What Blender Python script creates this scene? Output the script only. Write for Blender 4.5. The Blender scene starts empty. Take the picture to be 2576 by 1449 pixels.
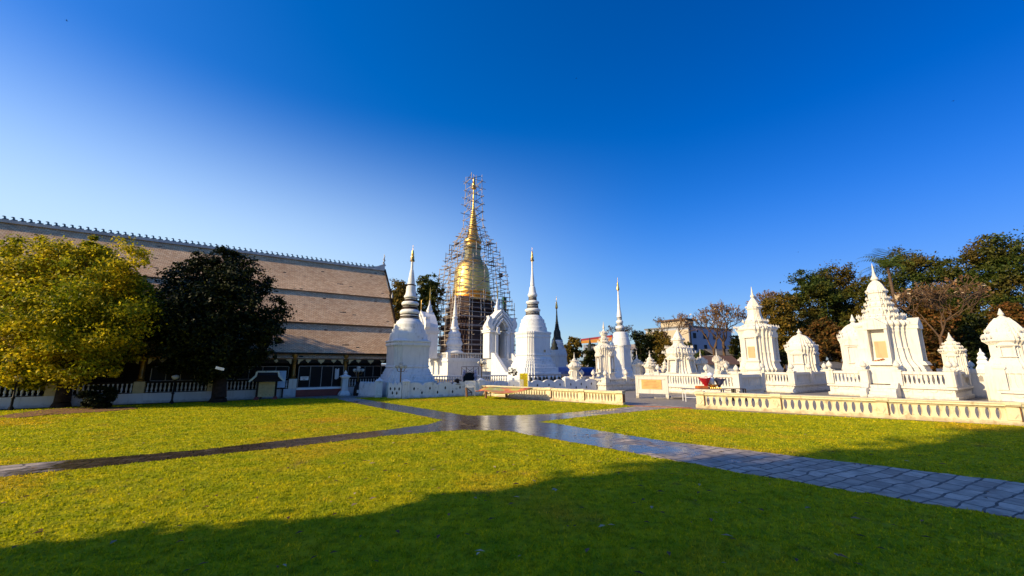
import bpy, bmesh, math, random
import numpy as np
from mathutils import Vector

# ------------------------------------------------------------------ camera, sky, sun, exposure
SC = bpy.context.scene
COL = SC.collection
F = 1000.0            # focal length in units of a 2576 px wide picture
CAM_H = 2.2
TILT = math.atan(190.5 / F)
CT, ST = math.cos(TILT), math.sin(TILT)

cam_d = bpy.data.cameras.new('camera')
cam_d.sensor_width = 36.0
cam_d.lens = 36.0 * F / 2576.0
cam_d.clip_start = 0.05
cam_d.clip_end = 6000
cam = bpy.data.objects.new('camera', cam_d)
COL.objects.link(cam)
cam.location = (0, 0, CAM_H)
cam.rotation_euler = (math.pi / 2 + TILT, 0, 0)
SC.camera = cam

YAW = math.radians(34)                       # the temple's axes against the camera's
A1 = (math.cos(YAW), math.sin(YAW))          # along the hall, away to the right
A2 = (-math.sin(YAW), math.cos(YAW))         # across it, away to the left

SUN_ELEV = math.radians(23)
sl = (-1.0, 0.16)                            # direction to the sun in temple axes
sx = sl[0] * A1[0] + sl[1] * A2[0]
sy = sl[0] * A1[1] + sl[1] * A2[1]
n_ = math.hypot(sx, sy)
sx, sy = sx / n_, sy / n_
SUN_DIR = Vector((sx * math.cos(SUN_ELEV), sy * math.cos(SUN_ELEV), math.sin(SUN_ELEV)))
sun_d = bpy.data.lights.new('sun', 'SUN')
sun_d.energy = 3.1
sun_d.angle = math.radians(0.53)
sun_d.color = (1.0, 0.79, 0.47)
sun = bpy.data.objects.new('sun', sun_d)
COL.objects.link(sun)
sun.rotation_euler = (-SUN_DIR).to_track_quat('-Z', 'Y').to_euler()

world = bpy.data.worlds.new('World')
SC.world = world
world.use_nodes = True
wn = world.node_tree
for n in list(wn.nodes):
    wn.nodes.remove(n)
sky = wn.nodes.new('ShaderNodeTexSky')
sky.sky_type = 'NISHITA'
sky.sun_disc = False
sky.sun_elevation = SUN_ELEV
sky.sun_rotation = math.atan2(sx, sy)
sky.altitude = 300
sky.air_density = 1.0
sky.dust_density = 1.0
sky.ozone_density = 3.0
hs = wn.nodes.new('ShaderNodeHueSaturation')
hs.inputs['Saturation'].default_value = 1.42
hs.inputs['Hue'].default_value = 0.514
bgn = wn.nodes.new('ShaderNodeBackground')
bgn.inputs['Strength'].default_value = 0.115
wo = wn.nodes.new('ShaderNodeOutputWorld')
wn.links.new(sky.outputs[0], hs.inputs['Color'])
# milky glare low on the sunny side of the sky
tcw = wn.nodes.new('ShaderNodeTexCoord')
dt = wn.nodes.new('ShaderNodeVectorMath'); dt.operation = 'DOT_PRODUCT'
dt.inputs[1].default_value = Vector((-.95, .30, 0)).normalized()
wn.links.new(tcw.outputs['Generated'], dt.inputs[0])
sxyz = wn.nodes.new('ShaderNodeSeparateXYZ')
wn.links.new(tcw.outputs['Generated'], sxyz.inputs[0])
def smooth(sock, a, b, top):
    m = wn.nodes.new('ShaderNodeMapRange'); m.interpolation_type = 'SMOOTHSTEP'
    m.inputs['From Min'].default_value = a; m.inputs['From Max'].default_value = b; m.inputs['To Max'].default_value = top
    wn.links.new(sock, m.inputs['Value'])
    return m.outputs[0]
mr = wn.nodes.new('ShaderNodeMath'); mr.operation = 'MULTIPLY'
wn.links.new(smooth(dt.outputs['Value'], -.12, .92, 1.0), mr.inputs[0])
inv = wn.nodes.new('ShaderNodeMath'); inv.operation = 'SUBTRACT'; inv.inputs[0].default_value = 1.0
wn.links.new(smooth(sxyz.outputs['Z'], .12, .56, 1.0), inv.inputs[1])
wn.links.new(inv.outputs[0], mr.inputs[1])
mxw = wn.nodes.new('ShaderNodeMix'); mxw.data_type = 'RGBA'
mxw.inputs[7].default_value = (2.75, 3.75, 4.8, 1)
wn.links.new(mr.outputs[0], mxw.inputs[0])
# dusty band along the horizon
mxh = wn.nodes.new('ShaderNodeMix'); mxh.data_type = 'RGBA'
mxh.inputs[7].default_value = (.70, 1.35, 2.4, 1)
hz = wn.nodes.new('ShaderNodeMath'); hz.operation = 'SUBTRACT'; hz.inputs[0].default_value = .5
wn.links.new(smooth(sxyz.outputs['Z'], 0.0, .38, .5), hz.inputs[1])
wn.links.new(hz.outputs[0], mxh.inputs[0])
wn.links.new(hs.outputs[0], mxh.inputs[6])
wn.links.new(mxh.outputs[2], mxw.inputs[6])
# deeper blue away from the sun
dr = wn.nodes.new('ShaderNodeVectorMath'); dr.operation = 'DOT_PRODUCT'
dr.inputs[1].default_value = Vector((.92, .22, .32)).normalized()
wn.links.new(tcw.outputs['Generated'], dr.inputs[0])
mxd = wn.nodes.new('ShaderNodeMix'); mxd.data_type = 'RGBA'; mxd.blend_type = 'MULTIPLY'
mxd.inputs[7].default_value = (.60, .60, .74, 1)
wn.links.new(smooth(dr.outputs['Value'], .05, 1.0, 1.0), mxd.inputs[0])
wn.links.new(mxw.outputs[2], mxd.inputs[6])
wn.links.new(mxd.outputs[2], bgn.inputs[0])
wn.links.new(bgn.outputs[0], wo.inputs[0])

SC.view_settings.view_transform = 'Standard'
SC.view_settings.look = 'None'
SC.view_settings.exposure = 1.0
SC.view_settings.gamma = 1.0

# ------------------------------------------------------------------ measuring helpers
def ray(u, v):
    y = (724.5 - v) / F
    return (u - 1288) / F, CT - y * ST, ST + y * CT

def G(u, v, z=0.0):
    x, f, p = ray(u, v)
    t = (z - CAM_H) / p
    return (x * t, f * t)

def zat(v, Y):
    x, f, p = ray(1288, v)
    return CAM_H + Y * p / f

def xat(u, v, Y):
    x, f, p = ray(u, v)
    return x / f * Y

def W(lx, ly):
    return (lx * A1[0] + ly * A2[0], lx * A1[1] + ly * A2[1])

def L(p):
    return (p[0] * A1[0] + p[1] * A1[1], p[0] * A2[0] + p[1] * A2[1])

def on_plane(u, v, ly):
    """where a sight line meets the upright plane at ly: (lx, z)"""
    x, f, p = ray(u, v)
    t = ly / (x * A2[0] + f * A2[1])
    return (x * A1[0] + f * A1[1]) * t, CAM_H + p * t

class Crop:
    def __init__(s, u0, v0, k):
        s.u0, s.v0, s.k = u0, v0, k
    def u(s, x): return s.u0 + s.k * x
    def v(s, y): return s.v0 + s.k * y

C1 = Crop(945.6, 613.3, .2733)
C5 = Crop(1213.9, 606.9, .2865)
C4 = Crop(1073.3, 677.2, .21155)
CG = Crop(1054.2, 415.3, .28665)
C5B = Crop(1405.6, 798.6, .1543)
C6 = Crop(1533.4, 670.8, .26464)
C6B = Crop(1661.1, 830.6, .13228)
C7 = Crop(1820.9, 638.9, .28661)
C8 = Crop(2076.4, 562.2, .3615)
C2B = Crop(1137.2, 856.1, .12401)
C3B = Crop(638.9, 881.7, .12897)

# ------------------------------------------------------------------ object helpers
def tag(o, label=None, cat=None, group=None, kind=None):
    if label: o['label'] = label
    if cat: o['category'] = cat
    if group: o['group'] = group
    if kind: o['kind'] = kind
    return o

def thing(name, label, cat, loc=(0, 0, 0), rz=0.0, group=None):
    o = bpy.data.objects.new(name, None)
    o.empty_display_size = 0.3
    COL.objects.link(o)
    o.location = loc
    o.rotation_euler = (0, 0, rz)
    return tag(o, label, cat, group)

def kids(o):
    return [c for c in bpy.data.objects if c.parent == o]

def copy_tree(o, parent=None):
    c = o.copy()
    COL.objects.link(c)
    c.parent = parent
    for ch in kids(o):
        copy_tree(ch, c)
    return c

class MB:
    def __init__(s):
        s.v, s.f = [], []
    def add(s, vs, fs):
        b = len(s.v)
        s.v += [tuple(p) for p in vs]
        s.f += [tuple(b + i for i in q) for q in fs]
        return s
    def box(s, x0, x1, y0, y1, z0, z1):
        return s.add([(x0, y0, z0), (x1, y0, z0), (x1, y1, z0), (x0, y1, z0), (x0, y0, z1), (x1, y0, z1), (x1, y1, z1), (x0, y1, z1)],
                     [(3, 2, 1, 0), (4, 5, 6, 7), (0, 1, 5, 4), (1, 2, 6, 5), (2, 3, 7, 6), (3, 0, 4, 7)])
    def loft(s, rings, cap0=True, cap1=True):
        n = len(rings[0])
        vs = [p for r in rings for p in r]
        fs = []
        for i in range(len(rings) - 1):
            for j in range(n):
                k = (j + 1) % n
                fs.append((i * n + j, i * n + k, (i + 1) * n + k, (i + 1) * n + j))
        if cap0: fs.append(tuple(range(n - 1, -1, -1)))
        if cap1: fs.append(tuple((len(rings) - 1) * n + j for j in range(n)))
        return s.add(vs, fs)
    def stack(s, plan, prof, cx=0, cy=0):
        return s.loft([[(cx + px * r, cy + py * r, z) for px, py in plan] for r, z in prof])
    def lathe(s, prof, n=20, cx=0, cy=0):
        return s.stack([(math.cos(2 * math.pi * i / n), math.sin(2 * math.pi * i / n)) for i in range(n)], prof, cx, cy)
    def prism_y(s, poly, y0, y1):
        return s.loft([[(x, y0, z) for x, z in poly], [(x, y1, z) for x, z in poly]])
    def prism_x(s, poly, x0, x1):
        return s.loft([[(x0, y, z) for y, z in poly], [(x1, y, z) for y, z in poly]])
    def prism_z(s, poly, z0, z1):
        return s.loft([[(x, y, z0) for x, y in poly], [(x, y, z1) for x, y in poly]])
    def tube(s, p0, p1, r0, r1=None, n=6):
        r1 = r0 if r1 is None else r1
        p0, p1 = Vector(p0), Vector(p1)
        d = (p1 - p0)
        if d.length < 1e-6: return s
        d.normalize()
        a = d.orthogonal().normalized()
        b = d.cross(a)
        ring = lambda p, r: [tuple(p + (a * math.cos(2 * math.pi * i / n) + b * math.sin(2 * math.pi * i / n)) * r) for i in range(n)]
        return s.loft([ring(p0, r0), ring(p1, r1)])
    def path_tube(s, pts, rs, n=6):
        for i in range(len(pts) - 1):
            s.tube(pts[i], pts[i + 1], rs[i], rs[i + 1], n)
        return s
    def spike(s, x, y, z, r, h, n=5):
        return s.lathe([(r * .7, z), (r, z + h * .3), (r * .45, z + h * .6), (r * .08, z + h)], n, x, y)
    def build(s, name, mat, parent=None, smooth=None, loc=(0, 0, 0), rz=0.0):
        me = bpy.data.meshes.new(name)
        me.from_pydata(s.v, [], s.f)
        if len(s.f) < 60000:
            bm = bmesh.new(); bm.from_mesh(me)
            bmesh.ops.recalc_face_normals(bm, faces=bm.faces)
            bm.to_mesh(me); bm.free()
        if smooth:
            me.polygons.foreach_set('use_smooth', [True] * len(me.polygons))
            me.set_sharp_from_angle(angle=math.radians(smooth))
        me.materials.append(mat)
        o = bpy.data.objects.new(name, me)
        COL.objects.link(o)
        if parent: o.parent = parent
        o.location = loc
        o.rotation_euler = (0, 0, rz)
        return o

# ------------------------------------------------------------------ materials
def nodes(name):
    m = bpy.data.materials.new(name)
    m.use_nodes = True
    t = m.node_tree
    return m, t, t.nodes['Principled BSDF']

def N(t, typ, **kw):
    n = t.nodes.new(typ)
    for k, v in kw.items():
        if k in n.inputs: n.inputs[k].default_value = v
        else: setattr(n, k, v)
    return n

def ramp(t, fac, stops):
    r = t.nodes.new('ShaderNodeValToRGB')
    while len(r.color_ramp.elements) < len(stops): r.color_ramp.elements.new(0.5)
    for e, (p, c) in zip(r.color_ramp.elements, stops):
        e.position = p
        e.color = (*c, 1) if len(c) == 3 else c
    t.links.new(fac, r.inputs[0])
    return r.outputs[0]

def mixc(t, fac, a, b, mode='MIX'):
    m = t.nodes.new('ShaderNodeMix')
    m.data_type = 'RGBA'; m.blend_type = mode
    for sock, val in ((m.inputs[0], fac), (m.inputs[6], a), (m.inputs[7], b)):
        if hasattr(val, 'links'): t.links.new(val, sock)
        elif isinstance(val, (int, float)): sock.default_value = val
        else: sock.default_value = (*val, 1)
    return m.outputs[2]

def position(t):
    return t.nodes.new('ShaderNodeNewGeometry').outputs['Position']

def noise(t, scale, detail=4, vec=None, rough=.6, stretch=None):
    n = N(t, 'ShaderNodeTexNoise', Scale=scale, Detail=detail, Roughness=rough)
    v = vec if vec is not None else position(t)
    if stretch:
        mp = t.nodes.new('ShaderNodeMapping')
        mp.inputs['Scale'].default_value = stretch
        t.links.new(v, mp.inputs[0]); v = mp.outputs[0]
    t.links.new(v, n.inputs['Vector'])
    return n.outputs['Fac']

def bump(t, b, height, strength=.3, dist=.02):
    bp = N(t, 'ShaderNodeBump', Strength=strength, Distance=dist)
    t.links.new(height, bp.inputs['Height'])
    t.links.new(bp.outputs[0], b.inputs['Normal'])

def plain(name, c, rough=.6, metal=0.0, var=.25, scale=3.0):
    m, t, b = nodes(name)
    if max(c) < .06 and metal == 0: b.inputs['Specular IOR Level'].default_value = .12
    f = noise(t, scale)
    lo = tuple(x * (1 - var) for x in c); hi = tuple(min(1, x * (1 + var)) for x in c)
    t.links.new(ramp(t, f, [(.3, lo), (.7, hi)]), b.inputs['Base Color'])
    b.inputs['Roughness'].default_value = rough
    b.inputs['Metallic'].default_value = metal
    return m

def plaster(name, base, dirt, dirt_amt=.5, streak=(3, 3, .4), lichen=None):
    """limewashed masonry: blotches, rain streaks, hairline relief"""
    m, t, b = nodes(name)
    f1 = noise(t, 1.3, 6)
    f2 = noise(t, 1.6, 6, stretch=streak)
    f3 = noise(t, 22, 3)
    f5 = noise(t, 7, 4, stretch=(1, 1, .06))
    c = mixc(t, ramp(t, f1, [(.35, (0, 0, 0)), (.75, (1, 1, 1))]), base, tuple(x * .9 for x in base))
    k = ramp(t, f2, [(.56, (0, 0, 0)), (.78, (dirt_amt,) * 3)])
    c = mixc(t, k, c, dirt)
    c = mixc(t, ramp(t, f5, [(.58, (0, 0, 0)), (.72, (dirt_amt * .8,) * 3)]), c, tuple(x * 1.1 for x in dirt))
    sp = t.nodes.new('ShaderNodeSeparateXYZ')
    t.links.new(position(t), sp.inputs[0])
    gz = N(t, 'ShaderNodeMath', operation='MULTIPLY_ADD')
    gz.inputs[1].default_value = .45; gz.inputs[2].default_value = -.22
    t.links.new(noise(t, 4, 5), gz.inputs[0])
    gs = N(t, 'ShaderNodeMath', operation='SUBTRACT')
    t.links.new(sp.outputs['Z'], gs.inputs[0]); t.links.new(gz.outputs[0], gs.inputs[1])
    c = mixc(t, ramp(t, gs.outputs[0], [(.02, (dirt_amt * .9,) * 3), (.16, (0, 0, 0))]), c, tuple(x * .7 for x in dirt))
    if lichen:
        f4 = noise(t, 2.6, 8, rough=.75)
        c = mixc(t, ramp(t, f4, [(.56, (0, 0, 0)), (.66, (lichen[1],) * 3)]), c, lichen[0])
    t.links.new(c, b.inputs['Base Color'])
    b.inputs['Roughness'].default_value = .72
    bump(t, b, f3, .25, .01)
    return m

M = {}
M['white'] = plaster('white_limewash', (.80, .79, .74), (.36, .36, .34), .65)
M['old_white'] = plaster('weathered_limewash', (.76, .77, .75), (.30, .31, .29), .6, lichen=((.16, .17, .15), .6))
M['cream_white'] = plaster('warm_limewash', (.73, .685, .59), (.40, .32, .21), .7)
M['cream'] = plaster('cream_limewash', (.80, .69, .44), (.36, .22, .09), .6, lichen=((.25, .14, .06), .55))
M['grey_white'] = plaster('shaded_wall_limewash', (.62, .63, .62), (.30, .31, .28), .6)  # limewash greyed down: the shade on the hall front is put into the colour

def gold_mat(name, c=(1.0, .62, .12), rough=.26):
    m, t, b = nodes(name)
    br = N(t, 'ShaderNodeTexBrick', Scale=1.0)
    tc = t.nodes.new('ShaderNodeTexCoord')
    f = noise(t, 1.7, 5)
    t.links.new(ramp(t, f, [(.3, tuple(x * .72 for x in c)), (.7, c)]), b.inputs['Base Color'])
    b.inputs['Metallic'].default_value = 1.0
    t.links.new(ramp(t, noise(t, 4, 3), [(.3, (rough * .75,) * 3), (.8, (rough * 1.5,) * 3)]), b.inputs['Roughness'])
    t.nodes.remove(br); t.nodes.remove(tc)
    # hammered plates laid in courses
    w = N(t, 'ShaderNodeTexWave', Scale=1.1, Distortion=1.5, bands_direction='Z')
    t.links.new(position(t), w.inputs['Vector'])
    bump(t, b, w.outputs['Fac'], .18, .12)
    return m
M['gold'] = gold_mat('gilded_plate', (1.0, .66, .20), .42)
M['gold_dull'] = gold_mat('tarnished_gilding', (.62, .50, .24), .42)
M['gold_small'] = plain('gilt_metal', (.75, .45, .12), .35, 1.0, .2)
M['gold_paint'] = plain('gold_paint', (.22, .12, .025), .4, .5, .4, 9)
M['copper'] = plaster('bare_brickwork', (.07, .032, .02), (.012, .010, .008), .9, lichen=((.17, .12, .07), .5))
M['dark_stone'] = plain('blackened_stucco', (.035, .04, .035), .6)
M['band'] = plain('dark_brown_band', (.035, .02, .015), .6)
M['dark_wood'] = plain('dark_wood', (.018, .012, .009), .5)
M['black'] = plain('black_paint', (.012, .012, .013), .45)
M['brown_wood'] = plain('weathered_brown_wood', (.22, .10, .04), .7, 0, .4, 8)
M['red_plinth'] = plain('red_oxide_paint', (.22, .035, .025), .55, 0, .25, 2)
M['steel'] = plain('galvanised_pipe', (.42, .35, .28), .5, .2, .35, 2)
M['steel_dark'] = plain('rusty_pipe', (.06, .045, .04), .6, .3, .4, 2)
M['plank'] = plain('scaffold_plank', (.20, .14, .09), .8, 0, .4, 3)
M['green_net'] = plain('green_safety_net', (.03, .12, .06), .8)
M['panel_tan'] = plain('tan_notice_paper', (.50, .40, .20), .6, 0, .15, 5)
M['panel_orange'] = plain('orange_marble_plaque', (.72, .42, .14), .45, 0, .15, 3)
M['panel_blue'] = plain('pale_blue_notice', (.42, .58, .72), .5, 0, .08, 4)
M['teal'] = plain('pale_green_trim', (.55, .66, .64), .5, 0, .1, 3)
M['yellow'] = plain('yellow_sign_face', (.95, .78, .0), .45, 0, .04, 3)
M['ink'] = plain('sign_lettering', (.30, .10, .02), .5)
M['grey_ink'] = plain('grey_lettering', (.30, .30, .28), .6)
M['wood_ink'] = plain('brown_lettering', (.33, .20, .08), .6)
M['white_paint'] = plain('white_gloss_paint', (.82, .82, .80), .4, 0, .05)
M['globe'] = plain('opal_glass', (.50, .49, .44), .15, 0, .04)
M['blue_tarp'] = plain('blue_tarpaulin', (.012, .03, .15), .5, 0, .4, 1.2)
M['glass_dark'] = plain('dark_window_glass', (.008, .009, .010), .5)
M['brick_tan'] = plaster('tan_brick_panel', (.52, .38, .19), (.25, .16, .09), .7)
M['ridge'] = plain('ridge_mortar', (.50, .49, .46), .6, 0, .2, 2)
M['crest'] = plain('glazed_ridge_bird', (.10, .16, .17), .3, 0, .3, 2)
M['bark'] = plain('tree_bark', (.10, .062, .035), .9, 0, .5, 6)
M['bark_dark'] = plain('dark_tree_bark', (.035, .025, .02), .9, 0, .5, 6)
M['bark_pale'] = plain('bare_branch_bark', (.10, .055, .025), .85, 0, .35, 2)
M['red_cellophane'] = plain('red_wrapping', (.45, .01, .02), .3, 0, .4, 12)
M['dark_wrap'] = plain('dark_blue_wrapping', (.04, .045, .10), .35, 0, .4, 12)
M['flower'] = plain('pale_flowers', (.75, .50, .42), .6, 0, .3, 30)
M['orange_pad'] = plain('orange_cushion', (.45, .12, .02), .6, 0, .2, 8)
M['pale_rose'] = plain('pink_white_porcelain', (.68, .48, .46), .4, 0, .4, 12)
M['roof_red'] = plain('red_metal_roof', (.42, .05, .03), .5, 0, .2, .6)
M['orange_board'] = plain('orange_gable_board', (.70, .30, .04), .6, 0, .15)
M['building'] = plaster('apartment_render', (.36, .39, .45), (.2, .21, .24), .5)  # grey-blue of the block's shaded side put into the colour
M['building_lit'] = plaster('sunlit_render', (.52, .42, .29), (.3, .22, .15), .5)  # lit counterpart of the render above: sunlit cream put into the colour
M['dull_roof'] = plain('dull_sheet_roof', (.14, .13, .12), .7)
M['rust_roof'] = plain('rusted_sheet_roof', (.10, .055, .035), .7)
M['slab'] = plain('stone_slab', (.30, .27, .24), .5, 0, .2, 3)

def roof_mat():
    m, t, b = nodes('clay_roof_tile')
    tc = t.nodes.new('ShaderNodeTexCoord')
    br = N(t, 'ShaderNodeTexBrick', Scale=1.0, offset=.5)
    br.inputs['Color1'].default_value = (.66, .40, .20, 1)
    br.inputs['Color2'].default_value = (.90, .64, .36, 1)
    br.inputs['Mortar'].default_value = (.27, .165, .10, 1)
    br.inputs['Mortar Size'].default_value = .012
    br.inputs['Brick Width'].default_value = .24
    br.inputs['Row Height'].default_value = .11
    t.links.new(tc.outputs['UV'], br.inputs['Vector'])
    f = noise(t, .45, 5)
    f2 = noise(t, 2.5, 6, rough=.75)
    c = mixc(t, ramp(t, f, [(.3, (0, 0, 0)), (.7, (.55, .55, .55))]), br.outputs['Color'], (.24, .16, .12), 'MULTIPLY')
    c = mixc(t, .45, br.outputs['Color'], c)
    c = mixc(t, ramp(t, f2, [(.55, (0, 0, 0)), (.75, (.45, .45, .45))]), c, (.42, .34, .26))
    # slipped and missing tiles: short dark gaps along the courses
    vt = N(t, 'ShaderNodeTexWhiteNoise', noise_dimensions='2D')
    sn = N(t, 'ShaderNodeVectorMath', operation='SNAP')
    sn.inputs[1].default_value = (.24, .11, 1)
    t.links.new(tc.outputs['UV'], sn.inputs[0])
    t.links.new(sn.outputs[0], vt.inputs['Vector'])
    gap = ramp(t, vt.outputs['Value'], [(.9925, (0, 0, 0)), (.9927, (1, 1, 1))])
    c = mixc(t, gap, c, (.018, .013, .012))
    t.links.new(c, b.inputs['Base Color'])
    b.inputs['Roughness'].default_value = .8
    # each course steps out over the one below
    sep = t.nodes.new('ShaderNodeSeparateXYZ')
    t.links.new(tc.outputs['UV'], sep.inputs[0])
    fr = N(t, 'ShaderNodeMath', operation='DIVIDE'); fr.inputs[1].default_value = .11
    t.links.new(sep.outputs['Y'], fr.inputs[0])
    fx = N(t, 'ShaderNodeMath', operation='FRACT')
    t.links.new(fr.outputs[0], fx.inputs[0])
    inv = N(t, 'ShaderNodeMath', operation='SUBTRACT'); inv.inputs[0].default_value = 1
    t.links.new(fx.outputs[0], inv.inputs[1])
    bump(t, b, inv.outputs[0], .8, .035)
    return m
M['tile'] = roof_mat()

def leaf_mat(name, stops, transl=.35, rough=.5, patch=None):
    """foliage: each leaf its own shade, plus slow drifts of colour over the crown"""
    m, t, b = nodes(name)
    g = t.nodes.new('ShaderNodeNewGeometry')
    c = ramp(t, g.outputs['Random Per Island'], stops)
    if patch:
        f = noise(t, patch[2] if len(patch) > 2 else .5, 3)
        c = mixc(t, ramp(t, f, [(.45, (0, 0, 0)), (.62, (patch[1],) * 3)]), c, patch[0])
    t.links.new(c, b.inputs['Base Color'])
    b.inputs['Roughness'].default_value = rough
    b.inputs['Specular IOR Level'].default_value = .12
    tr = t.nodes.new('ShaderNodeBsdfTranslucent')
    t.links.new(c, tr.inputs['Color'])
    mx = t.nodes.new('ShaderNodeMixShader')
    mx.inputs[0].default_value = transl
    t.links.new(b.outputs[0], mx.inputs[1])
    t.links.new(tr.outputs[0], mx.inputs[2])
    t.links.new(mx.outputs[0], t.nodes['Material Output'].inputs['Surface'])
    return m
M['leaf_yellow'] = leaf_mat('yellow_green_leaf', [(.0, (.05, .08, .006)), (.35, (.30, .29, .008)), (.7, (.80, .60, .012)), (1, (.95, .76, .06))], .5, patch=((.13, .19, .008), .75, .55))
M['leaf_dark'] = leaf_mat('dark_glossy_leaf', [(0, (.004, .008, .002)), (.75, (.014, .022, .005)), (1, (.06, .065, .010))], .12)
M['leaf_brown'] = leaf_mat('autumn_leaf', [(0, (.06, .06, .01)), (.5, (.14, .10, .015)), (1, (.26, .15, .02))], .3)
M['leaf_green'] = leaf_mat('green_leaf', [(0, (.018, .035, .006)), (.6, (.05, .075, .012)), (1, (.11, .12, .02))], .25, patch=((.16, .085, .015), .55, .22))
M['leaf_rust'] = leaf_mat('rusty_leaf', [(0, (.05, .045, .01)), (.6, (.14, .075, .015)), (1, (.26, .10, .03))], .3)
M['leaf_palm'] = leaf_mat('palm_leaf', [(0, (.05, .09, .015)), (1, (.16, .20, .03))], .25)
M['leaf_dry'] = leaf_mat('dry_leaf', [(0, (.08, .04, .015)), (.7, (.22, .11, .04)), (1, (.70, .55, .35))], .1)

def grass_color(t):
    f1 = noise(t, .22, 4)
    f2 = noise(t, 1.6, 5)
    f3 = noise(t, 7, 3)
    c = mixc(t, ramp(t, f2, [(.3, (0, 0, 0)), (.7, (1, 1, 1))]), (.35, .42, .006), (.70, .61, .010))
    c = mixc(t, ramp(t, f1, [(.52, (0, 0, 0)), (.68, (.7, .7, .7))]), c, (.80, .48, .03))
    f4 = noise(t, .9, 6, rough=.7)
    c = mixc(t, ramp(t, f4, [(.60, (0, 0, 0)), (.70, (.65, .65, .65))]), c, (.26, .17, .06))
    c = mixc(t, ramp(t, f3, [(.3, (.6, .6, .6)), (.55, (0, 0, 0))]), c, (.10, .15, .004))
    return c

def lawn_mat():
    m, t, b = nodes('lawn_turf')
    t.links.new(grass_color(t), b.inputs['Base Color'])
    b.inputs['Roughness'].default_value = .9
    b.inputs['Specular IOR Level'].default_value = .1
    bump(t, b, noise(t, 30, 4, rough=.8), 1.0, .06)
    return m
M['lawn'] = lawn_mat()

def blade_mat():
    m, t, b = nodes('grass_blade')
    g = t.nodes.new('ShaderNodeNewGeometry')
    v = ramp(t, g.outputs['Random Per Island'], [(0, (.6, .65, .5)), (.35, (.85, .9, .8)), (.8, (1.12, 1.06, 1.0)), (.97, (1.45, 1.25, 1.2)), (1, (1.9, 1.5, 4.0))])
    c = mixc(t, 1.0, grass_color(t), v, 'MULTIPLY')
    t.links.new(c, b.inputs['Base Color'])
    b.inputs['Roughness'].default_value = .55
    b.inputs['Specular IOR Level'].default_value = .2
    tr = t.nodes.new('ShaderNodeBsdfTranslucent')
    t.links.new(c, tr.inputs['Color'])
    mx = t.nodes.new('ShaderNodeMixShader')
    mx.inputs[0].default_value = .5
    t.links.new(b.outputs[0], mx.inputs[1]); t.links.new(tr.outputs[0], mx.inputs[2])
    t.links.new(mx.outputs[0], t.nodes['Material Output'].inputs['Surface'])
    return m
M['blade'] = blade_mat()

def path_mat():
    """stamped concrete, hosed down: irregular flags, dry and wet patches"""
    m, t, b = nodes('wet_stamped_concrete')
    mp = t.nodes.new('ShaderNodeMapping')
    mp.inputs['Rotation'].default_value = (0, 0, -YAW + .12)
    t.links.new(position(t), mp.inputs[0])
    dn = N(t, 'ShaderNodeTexNoise', Scale=1.4, Detail=2)
    t.links.new(mp.outputs[0], dn.inputs['Vector'])
    wv = mixc(t, .28, mp.outputs[0], dn.outputs['Color'], 'ADD')
    br = N(t, 'ShaderNodeTexBrick', Scale=1.0, offset=.37, squash=1.5, squash_frequency=3)
    br.inputs['Color1'].default_value = (.42, .34, .25, 1)
    br.inputs['Color2'].default_value = (.68, .56, .42, 1)
    br.inputs['Mortar'].default_value = (.03, .028, .026, 1)
    br.inputs['Mortar Size'].default_value = .02
    br.inputs['Brick Width'].default_value = .50
    br.inputs['Row Height'].default_value = .30
    t.links.new(wv, br.inputs['Vector'])
    f = noise(t, 3.0, 6, rough=.7)
    ds = N(t, 'ShaderNodeVectorMath', operation='DISTANCE')
    ds.inputs[1].default_value = (-4.0, 16.0, 0)
    t.links.new(position(t), ds.inputs[0])
    wm = N(t, 'ShaderNodeMath', operation='MULTIPLY_ADD')      # hosed near the crossing, drying outward
    wm.inputs[1].default_value = -.068; wm.inputs[2].default_value = 1.0
    t.links.new(ds.outputs['Value'], wm.inputs[0])
    wa = N(t, 'ShaderNodeMath', operation='MULTIPLY_ADD'); wa.inputs[1].default_value = .9; wa.inputs[2].default_value = -.45
    t.links.new(noise(t, .5, 4), wa.inputs[0])
    ws = N(t, 'ShaderNodeMath', operation='ADD')
    t.links.new(wm.outputs[0], ws.inputs[0]); t.links.new(wa.outputs[0], ws.inputs[1])
    wet = ramp(t, ws.outputs[0], [(.30, (0, 0, 0)), (.40, (1, 1, 1))])
    c = mixc(t, ramp(t, f, [(.35, (.8, .8, .8)), (.62, (0, 0, 0))]), br.outputs['Color'], (.20, .165, .125))
    dark = mixc(t, 1.0, c, (.20, .185, .17), 'MULTIPLY')
    c = mixc(t, wet, c, dark)
    t.links.new(c, b.inputs['Base Color'])
    rw = ramp(t, f, [(.35, (.05,) * 3), (.68, (.24,) * 3)])
    rr = mixc(t, wet, (.75, .75, .75), rw)
    t.links.new(rr, b.inputs['Roughness'])
    b.inputs['Specular IOR Level'].default_value = .6
    mh = N(t, 'ShaderNodeMath', operation='MULTIPLY_ADD')
    mh.inputs[1].default_value = .35
    t.links.new(f, mh.inputs[0])
    iv = N(t, 'ShaderNodeMath', operation='SUBTRACT'); iv.inputs[0].default_value = 1
    t.links.new(br.outputs['Fac'], iv.inputs[1])
    t.links.new(iv.outputs[0], mh.inputs[2])
    bump(t, b, mh.outputs[0], .5, .022)
    return m
M['path'] = path_mat()

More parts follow.
